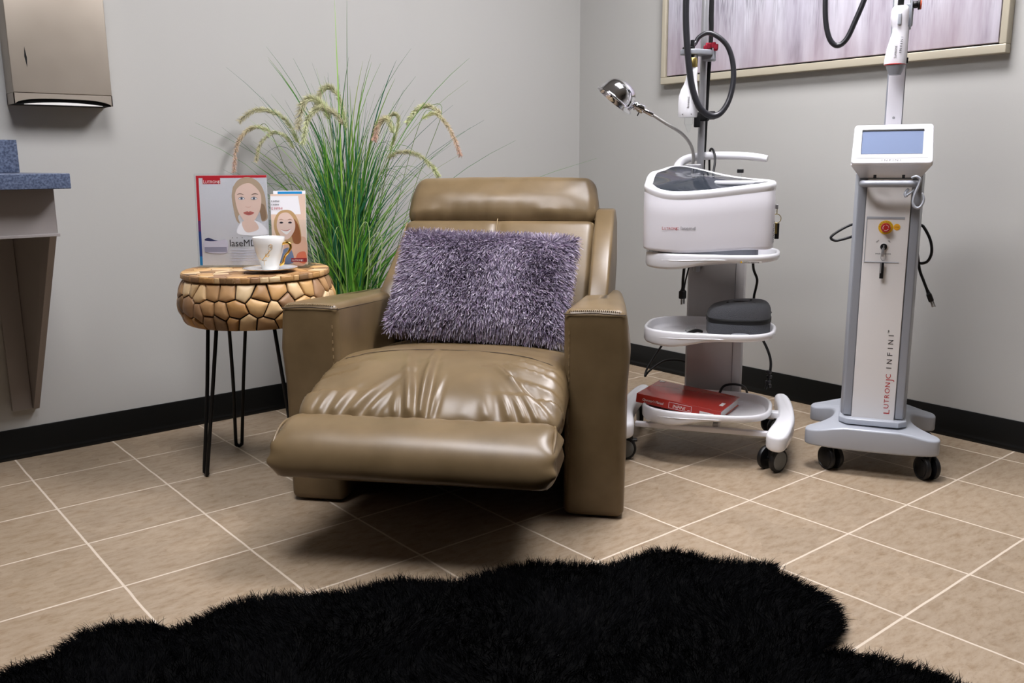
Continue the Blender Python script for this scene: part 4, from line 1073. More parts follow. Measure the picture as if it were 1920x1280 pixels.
def plume(pts, y, th_, c0, c1):
    P2 = [Vector((x, y+.02*math.sin(i), z)) for i, (x, z) in enumerate(pts)]; stem0 = Vector((pts[0][0]*.15, 0, .19))
    Q, _ = crom(P2, [0]*len(P2), 10); n = len(Q); N_ = 1500
    rt = []; dr_ = []; cl = []
    for k in range(N_):
        t = rng.random(); i = min(n-2, int(t*(n-1))); p = Q[i].lerp(Q[i+1], t*(n-1)-i); d = (Q[i+1]-Q[i]).normalized()
        a = rng.random()*2*pi; u_ = d.orthogonal().normalized(); v_ = d.cross(u_); o = u_*math.cos(a)+v_*math.sin(a)
        rt.append(p); dr_.append((o*.8+d*.75).normalized()); cc = [c0[q]*(1-t)+c1[q]*t for q in range(3)]; kk = rng.uniform(.8, 1.15); cl.append((cc[0]*kk, cc[1]*kk, cc[2]*kk, 1))
    tt = np.array([0]*N_); L = rng.uniform(.5, 1, N_)*th_*1.35
    V, F_, C_ = quad_strands(np.array(rt), np.array(dr_), L, np.full(N_, .0016), np.array(cl), 2, droop=(0, 0, 0), tip=.3)
    V[:, 1] = np.minimum(V[:, 1], (.250+.636*V[:, 0])/.7716)
    o = np_mesh('seed_head', V, F_, 'plume', pl, C_)
    mb = MB(); mb.tube([stem0, stem0*.4+P2[0]*.6+Vector((-.0, 0, .06)), P2[0]] + P2[1:], .0011, 6, 6, col=(.12, .2, .05, 1)); mb.v = [offwall(v) for v in mb.v]; mb.build('stem', 'blade', o, angle=180)
G, Bn, Pk = srgb((206, 212, 164)), srgb((192, 184, 152)), srgb((206, 168, 150))
plume([(-.155, 1.02), (-.20, 1.10), (-.255, 1.132), (-.31, 1.133), (-.357, 1.098)], -.02, .015, G, Bn)
plume([(-.25, 1.06), (-.30, 1.078), (-.345, 1.06), (-.375, 1.01), (-.386, .922)], -.03, .012, G, Pk)
plume([(-.165, 1.00), (-.20, 1.045), (-.245, 1.055), (-.285, 1.015), (-.30, .955)], -.05, .011, G, Bn)
plume([(-.035, 1.10), (-.06, 1.15), (-.10, 1.175), (-.13, 1.15), (-.148, 1.07)], -.04, .022, G, Bn)
plume([(.01, 1.07), (-.01, 1.17), (-.04, 1.215), (-.075, 1.20), (-.095, 1.13)], .02, .018, G, Bn)
plume([(.02, 1.08), (-.02, 1.125), (-.07, 1.14), (-.11, 1.10), (-.125, 1.02)], -.06, .017, Bn, G)
plume([(.19, 1.05), (.165, 1.10), (.135, 1.085), (.12, 1.03)], -.03, .016, G, Pk)
plume([(.17, .99), (.20, 1.09), (.185, 1.12), (.14, 1.09)], .01, .012, G, Bn)
plume([(.36, 1.12), (.31, 1.148), (.27, 1.135), (.235, 1.09)], .0, .014, Bn, G)
plume([(.29, 1.10), (.335, 1.12), (.375, 1.085), (.405, 1.03), (.427, .972)], -.03, .012, G, Pk)
plume([(.16, .965), (.21, .985), (.27, .975), (.32, .935), (.345, .90)], -.02, .014, Bn, G)
# ------------------------------------------------------------------ rolling equipment trolley
CO = (.1625, .2845); CR = -57.1
CTM = Matrix.Translation((CO[0], CO[1], 0)) @ Matrix.Rotation(R(CR), 4, 'Z')
tr = thing('equipment_trolley', 'white three tray trolley on castors holding the box shaped laser', 'trolley', (CO[0], CO[1], 0), CR)
XC = -.0215
def smst(t): t = max(0, min(1, t)); return t*t*(3-2*t)
def tray(zr, name='tray'):
    plan = superell(-.013, .118, .206, .163, 3.0, 96); mb = MB(); vs = []; fs = []; n = len(plan)
    def h(x): return .050-.026*smst((x+.13)/.16)
    rings = []
    def ring(ins, zf):
        for (x, y) in inset(plan, ins): vs.append((x, y, zf(x, y)))
    rs = [(.035, lambda x, y: zr-h(x)+.001), (.012, lambda x, y: zr-h(x)), (.004, lambda x, y: zr-h(x)+.003), (.0, lambda x, y: zr-h(x)+.010), (0, lambda x, y: zr-.006), (.0015, lambda x, y: zr-.002), (.004, lambda x, y: zr), (.009, lambda x, y: zr), (.012, lambda x, y: zr-.003), (.016, lambda x, y: zr-.020), (.024, lambda x, y: zr-.0265), (.05, lambda x, y: zr-.0275)]
    for ins, zf in rs: ring(ins, zf)
    for k in range(len(rs)-1):
        for i in range(n): j = (i+1) % n; fs.append((k*n+i, k*n+j, (k+1)*n+j, (k+1)*n+i))
    fs.append(tuple(range(n-1, -1, -1))); fs.append(tuple((len(rs)-1)*n+i for i in range(n)))
    mb.add(vs, fs); o = mb.build(name, 'white', tr, angle=50)
    mb = MB(); pts = []      # raised swoosh on the front wall
    for k in range(13):
        x = -.155+.20*k/12; i = min(range(n), key=lambda q: abs(plan[q][0]-x)+(10 if plan[q][1] > .1 else 0)); pts.append((x, plan[i][1]-.0002, zr-.021+.006*smst(k/12)))
    mb.tube(pts, [.0002]+[.0016]*11+[.0002], 6, 3); mb.build('swoosh', 'white', o, angle=180)
    return o
ZTR = (.172, .427, .669)
for z in ZTR[:2]: tray(z)
tt = tray(ZTR[2])
mb = MB(); mb.box(.089, .145, -.0455, -.0448, .6495, .6530); lb_ = mb.build('warning_label', 'paper', tt, smooth=False, label='small warning label')
mb = MB(); mb.add([(.083, -.0460, .6475), (.090, -.0460, .6475), (.0865, -.0460, .6545)], [(0, 1, 2)]); mb.build('warning_triangle', 'yellow', tt, smooth=False)
mb = MB(); text(mb, 'Safety warning', .0050, T3(.0925, -.0460, .6498) @ FACE, 0, width=.045); mb.build('lettering', 'txt_dark', tt, smooth=False)
# column
mb = MB(); mb.prism([(-.108, .300), (-.102, .292), (.050, .292), (.078, .306), (.082, .315), (.082, .365), (-.108, .365)], .105, .645, .002); co = mb.build('column', 'colgrey', tr, angle=30)
MB().box(.0505, .0525, .2905, .2915, .15, .64).build('seam_line', 'txt_grey', co, smooth=False)
# legs, cross bars
def leg(sx):
    pl_ = [(.183, -.055), (.205, -.082), (.232, -.080), (.250, -.03), (.262, .06), (.264, .15), (.255, .26), (.243, .34), (.228, .375), (.203, .372), (.196, .34), (.206, .25), (.210, .15), (.203, .06), (.188, -.01)]
    pl_ = [(x if sx > 0 else 2*XC-x, y) for x, y in pl_]
    if sx < 0: pl_ = pl_[::-1]
    pl_ = smooth2(pl_, 4); mb = MB(); mb.prism(pl_, .090, .142, .012, seg=4)
    for i, v in enumerate(mb.v):
        f_ = .030*smst((.05-v[1])/.13) ; mb.v[i] = (v[0], v[1], v[2]-f_*.35 + .010*smst((v[1]-.1)/.2))
    return mb.build('leg', 'white', tr, angle=40)
leg(1); leg(-1)
mb = MB(); mb.box(-.232, .192, .012, .032, .098, .114, .003); mb.build('cross_bar', 'whitesatin', tr)
mb = MB(); mb.box(-.232, .20, .24, .31, .092, .108, .004); mb.build('cross_bar', 'whitesatin', tr)
mb = MB(); mb.box(.015, .032, .03, .26, .095, .125, .002); mb.build('bracket', 'steelpole', tr)
MB().box(.19, .215, .10, .135, .135, .155, .003).build('bracket', 'white', tr)
def caster(parent, x, y, zt, ang, r=.0375, gap=.030, wid=.016, rim='rubber', disc='wheelgrey', trail=.018, brake=True, hoodm='rubber', disc_r=.78):
    M0 = T3(x, y, 0) @ Matrix.Rotation(R(ang), 4, 'Z')        # local x = wheel axle
    mb = MB(); s0 = 0
    mb.cyl((0, 0, zt-.016), (0, 0, zt+.004), .011, 16, .001)
    mb.blob(0, -trail*.4, r+.020, gap/2-.001, .021, .020, .010, 3, n=(2, 2, 2))
    mb.cyl((-gap/2-.002, -trail, r), (gap/2+.002, -trail, r), .006, 12)
    if brake: mb.blob(0, trail*1.35, r+.022, .010, .014, .004, .003, 2)
    mb.xf(M0); o = mb.build('caster', hoodm, parent)
    for s_ in (-1, 1):
        mb = MB(); c0 = s_*gap/2; Lx = Matrix.Rotation(pi/2, 4, 'Y')
        pr = [(.008, 0), (r*.80, 0), (r*.95, .0012), (r, .005), (r, wid-.005), (r*.95, wid-.0012), (r*.84, wid), (r*.80, wid-.0015), (.01, wid-.0015)]
        mm = M0 @ T3(c0, -trail, r) @ (Lx if s_ > 0 else Matrix.Rotation(-pi/2, 4, 'Y')); mb.lathe(pr, 40, 0, mm); w_ = mb.build('wheel', rim, o)
        mb = MB(); mb.lathe([(r*disc_r, wid-.0014), (r*disc_r, wid-.0002), (r*disc_r-.001, wid+.0003), (.002, wid+.0008)], 40, 0, mm); mb.build('disc', disc, w_) if False else mb.build('wheel', disc, o, label='grey wheel disc')
    return o
caster(tr, .214, .005, .082, -38); caster(tr, 2*XC-.214+.008, -.012, .082, -75, trail=.012)
caster(tr, .214, .385, .098, -60, brake=False); caster(tr, 2*XC-.214, .385, .098, 20, brake=False)
# pole with clamp holder
MB().cyl((-.076, .272, .58), (-.076, .272, 1.86), .0115, 24, .001).build('pole', 'steelpole', tr)
MB().box(-.10, -.052, .25, .296, .60, .644, .004).build('pole_socket', 'colgrey', tr)
hd = MB(); zc = 1.283
hd.blob(-.060, .268, zc-.006, .022, .020, .017, .006, 3); hd.prism(smooth2([(-.145, .215), (-.135, .198), (-.110, .194), (-.085, .205), (-.05, .240), (-.045, .268), (-.085, .275), (-.115, .235), (-.125, .228), (-.138, .232)], 3), zc-.007, zc+.010, .003)
hd.box(-.100, -.092, .205, .255, zc-.030, zc, .002); hd.build('clamp_holder', 'silver', tr, angle=40)
MB().cyl((-.118, .212, zc+.010), (-.118, .212, zc+.017), .020, 24, .003).build('holder_cushion', 'rubber', tr)
mb = MB()
for k in range(9):
    a = k*.7; mb.blob(-.060+.012*math.cos(a*1.3)+.004*k-.016, .258+.012*math.sin(a), zc+.020+.005*math.sin(a*2), .007, .005, .009, .004, 2)
mb.build('tie', 'redcloth', tr, label='crimson tie round the pole')
mb = MB(); mb.blob(-.074, .262, 1.087, .022, .020, .014, .006, 3); mb.blob(-.045, .248, 1.090, .014, .010, .013, .004, 3); mb.blob(-.088, .246, 1.073, .010, .008, .020, .004, 3); mb.build('strap', 'cloth', tr, label='black hook and loop strap on the pole')

# ------------------------------------------------------------------ box shaped laser on the top tray
lz = thing('laser_unit', 'white box shaped laser with a dark glass top on the trolley', 'laser', (CO[0], CO[1], 0), CR)
ZF0 = ZTR[2]-.0274
plan = smooth2([(-.222, .06), (-.214, .01), (-.185, -.022), (-.12, -.034), (-.02, -.030), (.08, -.018), (.150, -.004), (.170, .025), (.172, .07), (.168, .14), (.150, .185), (.08, .215), (-.02, .24), (-.12, .262), (-.185, .25), (-.214, .20), (-.224, .13)], 7)
A_ = sum(plan[i-1][0]*plan[i][1]-plan[i][0]*plan[i-1][1] for i in range(len(plan)))
if A_ < 0: plan = plan[::-1]
def lin(x, tab):
    for (a, va), (b_, vb) in zip(tab, tab[1:]):
        if x <= b_: t = smst((x-a)/(b_-a)) if x > a else 0; return va+(vb-va)*t
    return tab[-1][1]
def ztop(x, y):
    zf = lin(x, [(-.222, .880), (-.13, .853), (-.02, .860), (.09, .875), (.17, .884)]); zr_ = lin(x, [(-.222, .915), (-.155, .935), (-.10, .932), (-.03, .910), (.05, .893), (.17, .886)])
    yf = lin(x, [(-.222, .06), (-.19, -.02), (.15, -.01), (.17, .05)]); yr = lin(x, [(-.222, .13), (-.18, .25), (.05, .22), (.17, .12)])
    t = max(0, min(1, (y-yf)/(yr-yf+1e-6))); t = t**1.15; return zf+(zr_-zf)*t
def zbot(x, y): return .684-.012*math.exp(-((x+.06)/.09)**2)*(y < .1) - .006*(x < -.1)
n = len(plan); vs = []; fs = []
def gsm(h_, w=7):
    return [sum(h_[(i+k) % len(h_)]*math.exp(-(k/(w*.5))**2) for k in range(-w, w+1))/sum(math.exp(-(k/(w*.5))**2) for k in range(-w, w+1)) for i in range(len(h_))]
HT = gsm([ztop(x, y) for x, y in plan], 9); HB_ = gsm([zbot(x, y) for x, y in plan], 7)
lev = [(.03, 'b', .002), (.006, 'b', 0), (.001, 'b', .003), (.0, 'b', .010), (-.001, .35, 0), (-.0015, .7, 0), (.0, 't', -.028), (.0008, 't', -.0262), (.0012, 't', -.0245), (.0002, 't', -.023), (-.002, 't', -.012), (-.0005, 't', -.005), (.004, 't', -.0008), (.010, 't', .0005), (.022, 't', -.0015), (.0245, 't', -.0028)]
for ins, kind, dz in lev:
    ring_ = inset(plan, ins) if ins >= 0 else [(px_+(px_+.02)*(-ins)*4, py_+(py_-.1)*(-ins)*4) for px_, py_ in plan]
    for (x, y), zt_, zb_ in zip(ring_, HT, HB_):
        vs.append((x, y, zb_+dz if kind == 'b' else zt_+dz if kind == 't' else zb_+(zt_-.03-zb_)*kind))
for k in range(len(lev)-1):
    for i in range(n): j = (i+1) % n; fs.append((k*n+i, k*n+j, (k+1)*n+j, (k+1)*n+i))
fs.append(tuple(range(n-1, -1, -1)))
mb = MB(); mb.add(vs, fs); hs = mb.build('housing', 'whitesatin', lz, angle=60)
hs.data.materials.append(M['white'])
for p in hs.data.polygons:
    if min(p.vertices) >= 7*n: p.material_index = 1
gl = inset(plan, .0245); vs = []; fs = []; NRg = 14; rgz = np.zeros((NRg+1, n))
for k in range(NRg):
    f_ = 1-k/NRg
    for i, (x, y) in enumerate(gl): vs.append([-.04+(x+.04)*f_, .105+(y-.105)*f_, 0])
rgz[0] = np.array(HT)-.0028; rgz[1:] = .905
for _ in range(900):                       # relax the sheet between its rim heights
    m_ = rgz.copy()
    for k in range(1, NRg): 
        w_ = ((NRg-k)/NRg)*2*pi/n*NRg; wt = 1/max(w_*w_, .02)
        m_[k] = (rgz[k-1]*(1+.5/(NRg-k))+rgz[k+1]*(1-.5/(NRg-k)) + wt*(np.roll(rgz[k], 1)+np.roll(rgz[k], -1)))/(2+2*wt)
    m_[NRg] = m_[NRg-1].mean(); rgz = m_
for k in range(NRg):
    for i in range(n): vs[k*n+i][2] = rgz[k][i]-.004*(1-(1-k/NRg)**2)
vs.append((-.04, .105, rgz[NRg][0]-.004))
for k in range(NRg-1):
    for i in range(n): j = (i+1) % n; fs.append((k*n+i, k*n+j, (k+1)*n+j, (k+1)*n+i))
for i in range(n): fs.append(((NRg-1)*n+i, (NRg-1)*n+(i+1) % n, NRg*n))
mb = MB(); mb.add(vs, fs); mb.build('touch_panel', 'glassdark', lz, angle=180, label='dark glossy glass top panel')
mb = MB(); zt_ = ztop(.08, .07)
mb.prism(smooth2([(-.01, .06), (.02, .035), (.08, .028), (.125, .045), (.135, .075), (.11, .10), (.05, .108), (.005, .09)], 5), zt_-.006, zt_+.006, .004); mb.build('handpiece_rest', 'white', lz, angle=50)
mb = MB(); mb.cyl((.062, .13, zt_-.008), (.062, .13, zt_+.036), .0045, 16); mb.build('clear_stem', 'acrylic', lz)
MB().box(.052, .072, .125, .135, zt_+.028, zt_+.040, .002).build('stem_cap', 'rubber', lz)
# foot
mb = MB(); mb.prism(inset(plan, .045)[::2], ZF0+.0005, .69, .003); mb.build('foot', 'silver', lz)
# print, vents
def yfront(x): 
    c_ = [p for p in plan if p[1] < .05]; a = min(c_, key=lambda p: abs(p[0]-x)); return a[1]
mb = MB(); yy = yfront(-.1)-.0035
LM = T3(-.152, yy, .742) @ Matrix.Rotation(R(1.5), 4, 'Z') @ FACE
w1 = logo_L(mb, .0105, LM, 0, gap=.02); mb.build('lettering', 'txt_red', lz, smooth=False); mb = MB(); text(mb, 'lasemd', .0150, T3(-.152+w1+.006, yy+.0004, .742) @ Matrix.Rotation(R(3), 4, 'Z') @ FACE, 0, width=.043)
mb.build('lettering', 'txt_grey', lz, smooth=False)
mb = MB()
for i in range(10):
    for j in range(3):
        yv = .020+j*.012+(i % 2)*.006; zv = .705+i*.0068; xs_ = max((p[0] for p in plan if abs(p[1]-yv) < .012), default=.17); mb.cyl((xs_+.0003, yv, zv), (xs_+.0018, yv, zv), .0022, 8)
mb.build('vent_holes', 'txt_grey', lz)
# handle hoop behind
mb = MB(); mb.tube([(-.148, .235, .905), (-.146, .262, .932), (-.128, .285, .950), (-.09, .298, .960), (-.03, .302, .963), (.04, .300, .962), (.10, .295, .957), (.136, .288, .951)], [.014, .0145, .0145, .0140, .0135, .013, .0125, .011], 18, 6, flat=.95); mb.build('handle', 'white', lz, angle=60)
# keys hanging on the right end
ky = thing('key', 'key with brass ring and black fob hanging on the right end of the laser', 'key', (CTM @ Vector((.176, .055, .79)))[:], CR)
MB().box(-.002, .006, -.004, .004, .012, .026, .001).build('key_head', 'steelpole', ky)
mb = MB(); mb.tube([(.003, 0, .012), (.003, 0, -.004)], .0012, 8, smooth=False)
mb.tube([(.003+.0125*math.cos(a), 0, -.0165+.0135*math.sin(a)) for a in np.linspace(0, 2*pi, 20)], .0011, 8, 2); mb.build('key_ring', 'brass', ky, angle=180)
MB().box(-.001, .012, -.002, .002, -.078, -.030, .002).build('fob', 'rubber', ky)
MB().box(-.001, .006, -.0028, -.0018, -.062, -.030, .0004).build('key_blade', 'brass', ky)

# ------------------------------------------------------------------ handpiece of the box laser, hanging in the holder
def LC(x, y, z): return (CTM @ Vector((x, y, z)))[:]
hp = thing('handpiece', 'white handpiece hanging on the trolley pole beside the gooseneck lamp', 'handpiece', LC(-.112, .205, 0), CR, 'laser handpieces')
mb = MB(); n = 28
sec = [(1.088, .026, -.002), (1.083, .0285, -.002), (1.086, .0300, -.002), (1.10, .0315, -.002), (1.125, .0320, -.002), (1.150, .0310, -.001), (1.170, .0265, .001), (1.185, .0215, .004), (1.200, .0180, .006), (1.218, .0165, .008), (1.235, .0160, .009), (1.238, .0150, .009)]
sec[0] = (1.082, .010, -.002)
vs = []; fs = []
for z, r, ox in sec:
    for i in range(n):
        a = 2*pi*i/n; vs.append((ox+r*math.cos(a), r*.72*math.sin(a), z))
for k in range(len(sec)-1):
    for i in range(n): j = (i+1) % n; fs.append((k*n+i, k*n+j, (k+1)*n+j, (k+1)*n+i))
fs.append(tuple(range(n-1, -1, -1))); fs.append(tuple((len(sec)-1)*n+i for i in range(n)))
mb.add(vs, fs); hb_ = mb.build('grip', 'white', hp, angle=50)
MB().lathe([(.0145, 1.2375), (.0150, 1.239), (.0150, 1.262), (.0125, 1.266)], 24, 0, T3(.009, 0, 0)).build('collar', 'brass', hp)
mb = MB(); mb.box(-.012, .014, -.010, .010, 1.060, 1.084, .003); mb.prism([(-.010, 1.060), (.012, 1.060), (.004, 1.036), (-.001, 1.036)][::-1], -.006, .006, .001, axis='y'); mb.build('tip', 'acrylic', hp, label='clear tip')
for xx in (-.016, .012): MB().cyl((xx, -.0215, 1.092), (xx, -.0245, 1.092), .0016, 8).build('screw', 'rubber', hb_)
mb = MB(); text(mb, 'lasemd', .010, T3(.004, -.0235, 1.112) @ FACE @ Matrix.Rotation(R(88), 4, 'Z'), 0, width=.034); mb.build('lettering', 'txt_grey', hb_, smooth=False)
MB().cyl((.006, 0, 1.262), (.006, 0, 1.32), .006, 14).build('strain_relief', 'rubber', hp)

def cord(name, label, cat, pts, r, m='rubber', frame=None, sub=8, n=12, group=None, flat=1.0, extra=None):
    P2 = [Vector(LC(*p)) if frame == 'c' else Vector(MTM @ Vector(p)) if frame == 'm' else Vector(p) for p in pts]
    o0 = P2[0]; mb = MB(); mb.tube([p-o0 for p in P2], r, n, sub, flat=flat)
    t = thing(name, label, cat, o0[:], 0, group); mb.build('cable' if 'hose' not in name else 'tube', m, t, angle=180)
    if extra: extra(t, [p-o0 for p in P2])
    return t
# fat black hose looping through the holder
cord('hose', 'thick black hose looping beside the trolley pole', 'hose', [(-.062, .292, 1.83), (-.078, .288, 1.895), (-.108, .245, 1.89), (-.126, .20, 1.80), (-.127, .19, 1.62), (-.128, .19, 1.44), (-.124, .19, 1.34), (-.112, .188, 1.235), (-.098, .188, 1.165), (-.075, .19, 1.112), (-.045, .20, 1.088), (-.015, .21, 1.092), (.010, .225, 1.13), (.022, .235, 1.19), (.018, .24, 1.25), (.000, .24, 1.300), (-.030, .238, 1.330), (-.062, .236, 1.343), (-.088, .233, 1.332), (-.100, .225, 1.312), (-.106, .205, 1.300)],
     [.0105]*11+[.0095, .009, .009, .0085, .008, .008, .0075, .007, .007, .0065], 'hose', 'c', group=None)
cord('cable', 'flat black cable running down behind the trolley pole', 'cable', [(-.060, .292, 1.80), (-.060, .292, 1.45), (-.057, .292, 1.35), (-.062, .296, 1.20), (-.066, .300, 1.0), (-.068, .302, .90), (-.060, .31, .80)], [.011, .011, .009, .0075, .0065, .0065, .006], 'cloth', 'c', flat=.6)
cord('cable', 'thin dark cable arching over the white handle of the laser', 'cable', [(-.030, .238, .905), (-.028, .262, .945), (-.034, .283, .975), (-.046, .305, .985), (-.052, .322, .965), (-.050, .325, .90)], .0038, 'rubber', 'c')
# ------------------------------------------------------------------ gooseneck lamp clipped to the trolley
gl_ = thing('gooseneck_lamp', 'chrome gooseneck lamp with a dome shade clipped on the trolley', 'lamp', LC(-.100, .262, .92), CR)
def g(x, y, z): return (x+.100, y-.262, z-.92)
mb = MB(); mb.tube([g(-.099, .262, .935), g(-.098, .262, .96), g(-.104, .258, .99), g(-.122, .25, 1.020), g(-.150, .24, 1.045), g(-.185, .232, 1.066), g(-.225, .225, 1.092), g(-.240, .222, 1.1)], .0052, 14, 8); mb.build('gooseneck', 'gooseneck', gl_, angle=180)
mb = MB(); mb.cyl(g(-.228, .2245, 1.094), g(-.262, .218, 1.112), .0075, 18, .001); mb.build('neck_sleeve', 'chrome', gl_)
MB().box(-.022, .03, -.012, .022, -.02, .016, .004).build('clamp', 'steelpole', gl_)
ax = (Vector(g(-.330, .205, 1.150))-Vector(g(-.262, .218, 1.112))).normalized(); p0 = Vector(g(-.256, .219, 1.109)); q = ax.to_track_quat('Z', 'Y').to_matrix().to_4x4(); Q0 = Matrix.Translation(p0) @ q
mb = MB(); mb.lathe([(.006, 0), (.013, .002), (.0145, .005), (.0145, .022), (.012, .024), (.012, .027), (.016, .030), (.016, .034), (.011, .036), (.011, .040), (.0135, .042), (.0135, .048), (.010, .050)], 28, 0, Q0); sk = mb.build('socket', 'chrome', gl_)
MB().cyl(Q0 @ Vector((.0, -.014, .012)), Q0 @ Vector((.0, -.026, .012)), .002, 10, .0005).build('switch', 'rubber', sk)
# shade opens down and to the left, its rim plane tilted
rimdir = Vector((-.60, -.20, -.80)).normalized()
sc0 = Q0 @ Vector((0, 0, .050)); cen = Vector(g(-.352, .195, 1.140)); SQ = Matrix.Translation(cen) @ rimdir.to_track_quat('Z', 'Y').to_matrix().to_4x4() @ Matrix.Scale(1.28, 4)
prof_o = [(.0525, .0), (.0545, .0), (.0545, -.0018), (.0515, -.003), (.0500, -.006), (.0485, -.016), (.0450, -.028), (.0390, -.039), (.0300, -.047), (.0200, -.052), (.008, -.054)]
prof_i = [(.008, -.0525), (.0195, -.0505), (.0290, -.0455), (.0378, -.038), (.0438, -.027), (.0472, -.016), (.0490, -.004), (.0525, -.0005)]
mb = MB(); mb.lathe([(.0001, -.054)]+prof_o[::-1]+prof_i[::-1]+[(.0001, -.0525)], 64, 0, SQ); mb.build('shade', 'chrome', gl_, angle=60)
mb = MB(); mb.tube([sc0-ax*.004, sc0+ax*.012], [.010, .012], 20, smooth=False); mb.build('shade_collar', 'chrome', gl_)
mb = MB(); mb.lathe([(.001, -.052), (.012, -.050), (.020, -.036), (.024, -.024), (.020, -.012), (.010, -.006), (.001, -.005)], 28, 0, SQ); mb.build('bulb', 'whitesatin', gl_)

# ------------------------------------------------------------------ case on the middle tray
ZM = ZTR[1]-.0272
cs = thing('zip_case', 'rounded grey mesh zip case on the middle trolley tray', 'case', LC(.078, .115, ZM), CR+4)
def case_plan(k=1.0): return smooth2([(p[0]*k, p[1]*k) for p in [(-.098, -.03), (-.085, -.070), (-.03, -.092), (.04, -.094), (.080, -.072), (.096, -.02), (.092, .04), (.06, .072), (-.02, .078), (-.085, .058), (-.100, .01)]], 6)
cp_ = case_plan(); n = len(cp_)
def slab(z0, z1, ins, tiltz, name, m):
    vs = []; fs = []; rs = [(.03, z0), (.012, z0+.0015), (.004, z0+.006), (.0, z0+.014)] if name == 'lower_shell' else [(0, z0)]
    if name == 'lower_shell': rs += [(.0, z1)]
    else:
        for k in range(6): a = pi/2*k/5; rs.append((ins*(1-math.cos(a)), z0+(z1-z0)*(.35+.65*math.sin(a))))
        rs += [(ins+.02, z1+.002), (ins+.045, z1+.003)]
    for ii, z in rs:
        for x, y in inset(cp_, ii): vs.append((x, y, z+tiltz*(x*.10-(x*x)*1.0)*max(0, (z-.03)/.08)))
    for k in range(len(rs)-1):
        for i in range(n): j = (i+1) % n; fs.append((k*n+i, k*n+j, (k+1)*n+j, (k+1)*n+i))
    fs.append(tuple(range(n-1, -1, -1))); fs.append(tuple((len(rs)-1)*n+i for i in range(n)))
    mb = MB(); mb.add(vs, fs); return mb.build(name, m, cs, angle=50)
slab(.0, .050, 0, 0, 'lower_shell', 'case'); slab(.062, .108, .020, 1.0, 'lid', 'case')
mb = MB(); vs = []
for z, ii in ((.048, .001), (.050, -.002), (.062, -.002), (.064, .001)):
    for x, y in ([(p[0]*1.02, p[1]*1.02) for p in cp_] if ii < 0 else inset(cp_, ii)): vs.append((x, y, z))
fs = []
for k in range(3):
    for i in range(n): j = (i+1) % n; fs.append((k*n+i, k*n+j, (k+1)*n+j, (k+1)*n+i))
mb.add(vs, fs); mb.build('zip_band', 'casetrim', cs, angle=60)
mb = MB(); mb.tube([(-.022, -.0965, .012), (-.018, -.099, .018), (.005, -.0995, .020), (.028, -.099, .018), (.032, -.0965, .012)], .003, 8, 4, flat=1.2); mb.build('badge', 'silverlite', cs, angle=180)
st = thing('goggle_strap', 'black strap with clear buckle lying left of the zip case', 'strap', LC(-.052, .055, ZM), CR)
mb = MB(); mb.tube([(-.026, -.010, .006), (-.010, -.004, .014), (.006, .002, .018), (.020, .010, .014)], [.011, .010, .009, .008], 10, 6, flat=.55); mb.build('strap', 'cloth', st, angle=180)
mb = MB(); mb.tube([(-.034, .006, .010), (-.022, .014, .024), (-.006, .018, .026), (.004, .014, .018)], .0035, 8, 6); mb.tube([(-.030, .000, .016), (-.018, .010, .020)], .004, 8); mb.build('buckle', 'acrylic', st, angle=180)

# ------------------------------------------------------------------ red manual on the bottom tray
A0 = Vector((.040, -.010, 0)); d1 = Vector((-.975, .222, 0)).normalized(); n1 = Vector((.222, .975, 0)).normalized()
bk = thing('manual', 'thick red manual lying on the bottom trolley tray', 'book', LC(A0.x, A0.y, ZTR[0]-.0262), 0)
tlt = R(5.0); wdir = CTM.to_3x3() @ d1; ndir = CTM.to_3x3() @ n1
xax = (wdir*math.cos(tlt)+Vector((0, 0, 1))*math.sin(tlt)).normalized(); yax = ndir.normalized(); zax = xax.cross(yax)
if zax.z < 0: zax = -zax
RB = Matrix((xax, yax, zax)).transposed().to_4x4()     # columns: along spine (to the left), depth, up
BL, BW, BT = .285, .205, .030
def bkm(mb): return mb.xf(RB)
mb = MB(); mb.box(0, BL, 0, BW, 0, .0025, .0008); mb.box(0, BL, 0, BW, BT-.0025, BT, .0008); mb.box(0, BL, 0, .003, 0, BT, .001); cov = bkm(mb).build('cover', 'bookred', bk)
mb = MB(); mb.box(.004, BL-.004, .003, BW-.005, .0026, BT-.0026); bkm(mb).build('pages', 'paper', bk, smooth=False)
SP = RB @ Matrix(((-1, 0, 0, 0), (0, 0, -1, 0), (0, 1, 0, 0), (0, 0, 0, 1)))      # text on the spine reads left to right seen from the front
def spm(x, z): return RB @ T3(x, -.0006, z) @ Matrix(((-1, 0, 0, 0), (0, 0, -1, 0), (0, 1, 0, 0), (0, 0, 0, 1)))
mb = MB(); text(mb, 'INFINI', .0150, spm(.158, .0085), 0, width=.042, shear=.2); text(mb, "Operator's Manual", .0120, spm(.262, .010), 0, width=.072, shear=.15)
for a, b_, c_, d_ in ((.095, .172, .0050, .0060), (.095, .172, .0240, .0250), (.095, .096, .0050, .0250), (.171, .172, .0050, .0250)):
    m2 = MB(); m2.box(a, b_, -.0009, -.0003, c_, d_); m2.xf(RB); mb.add(m2.v, m2.f)
m2 = MB(); m2.box(.100, .108, -.0009, -.0003, .0090, .0108); m2.xf(RB); mb.add(m2.v, m2.f); mb.build('lettering', 'txt_white', cov, smooth=False)
mb = MB(); mb.box(.022, .068, -.0008, -.0003, .006, .0175); mb.xf(RB); mb.build('label', 'paper', cov, smooth=False)
mb = MB(); logo_L(mb, .0080, spm(.066, .0088) @ T3(0, 0, .0003), 0, gap=.02); mb.build('lettering', 'txt_grey', cov, smooth=False)
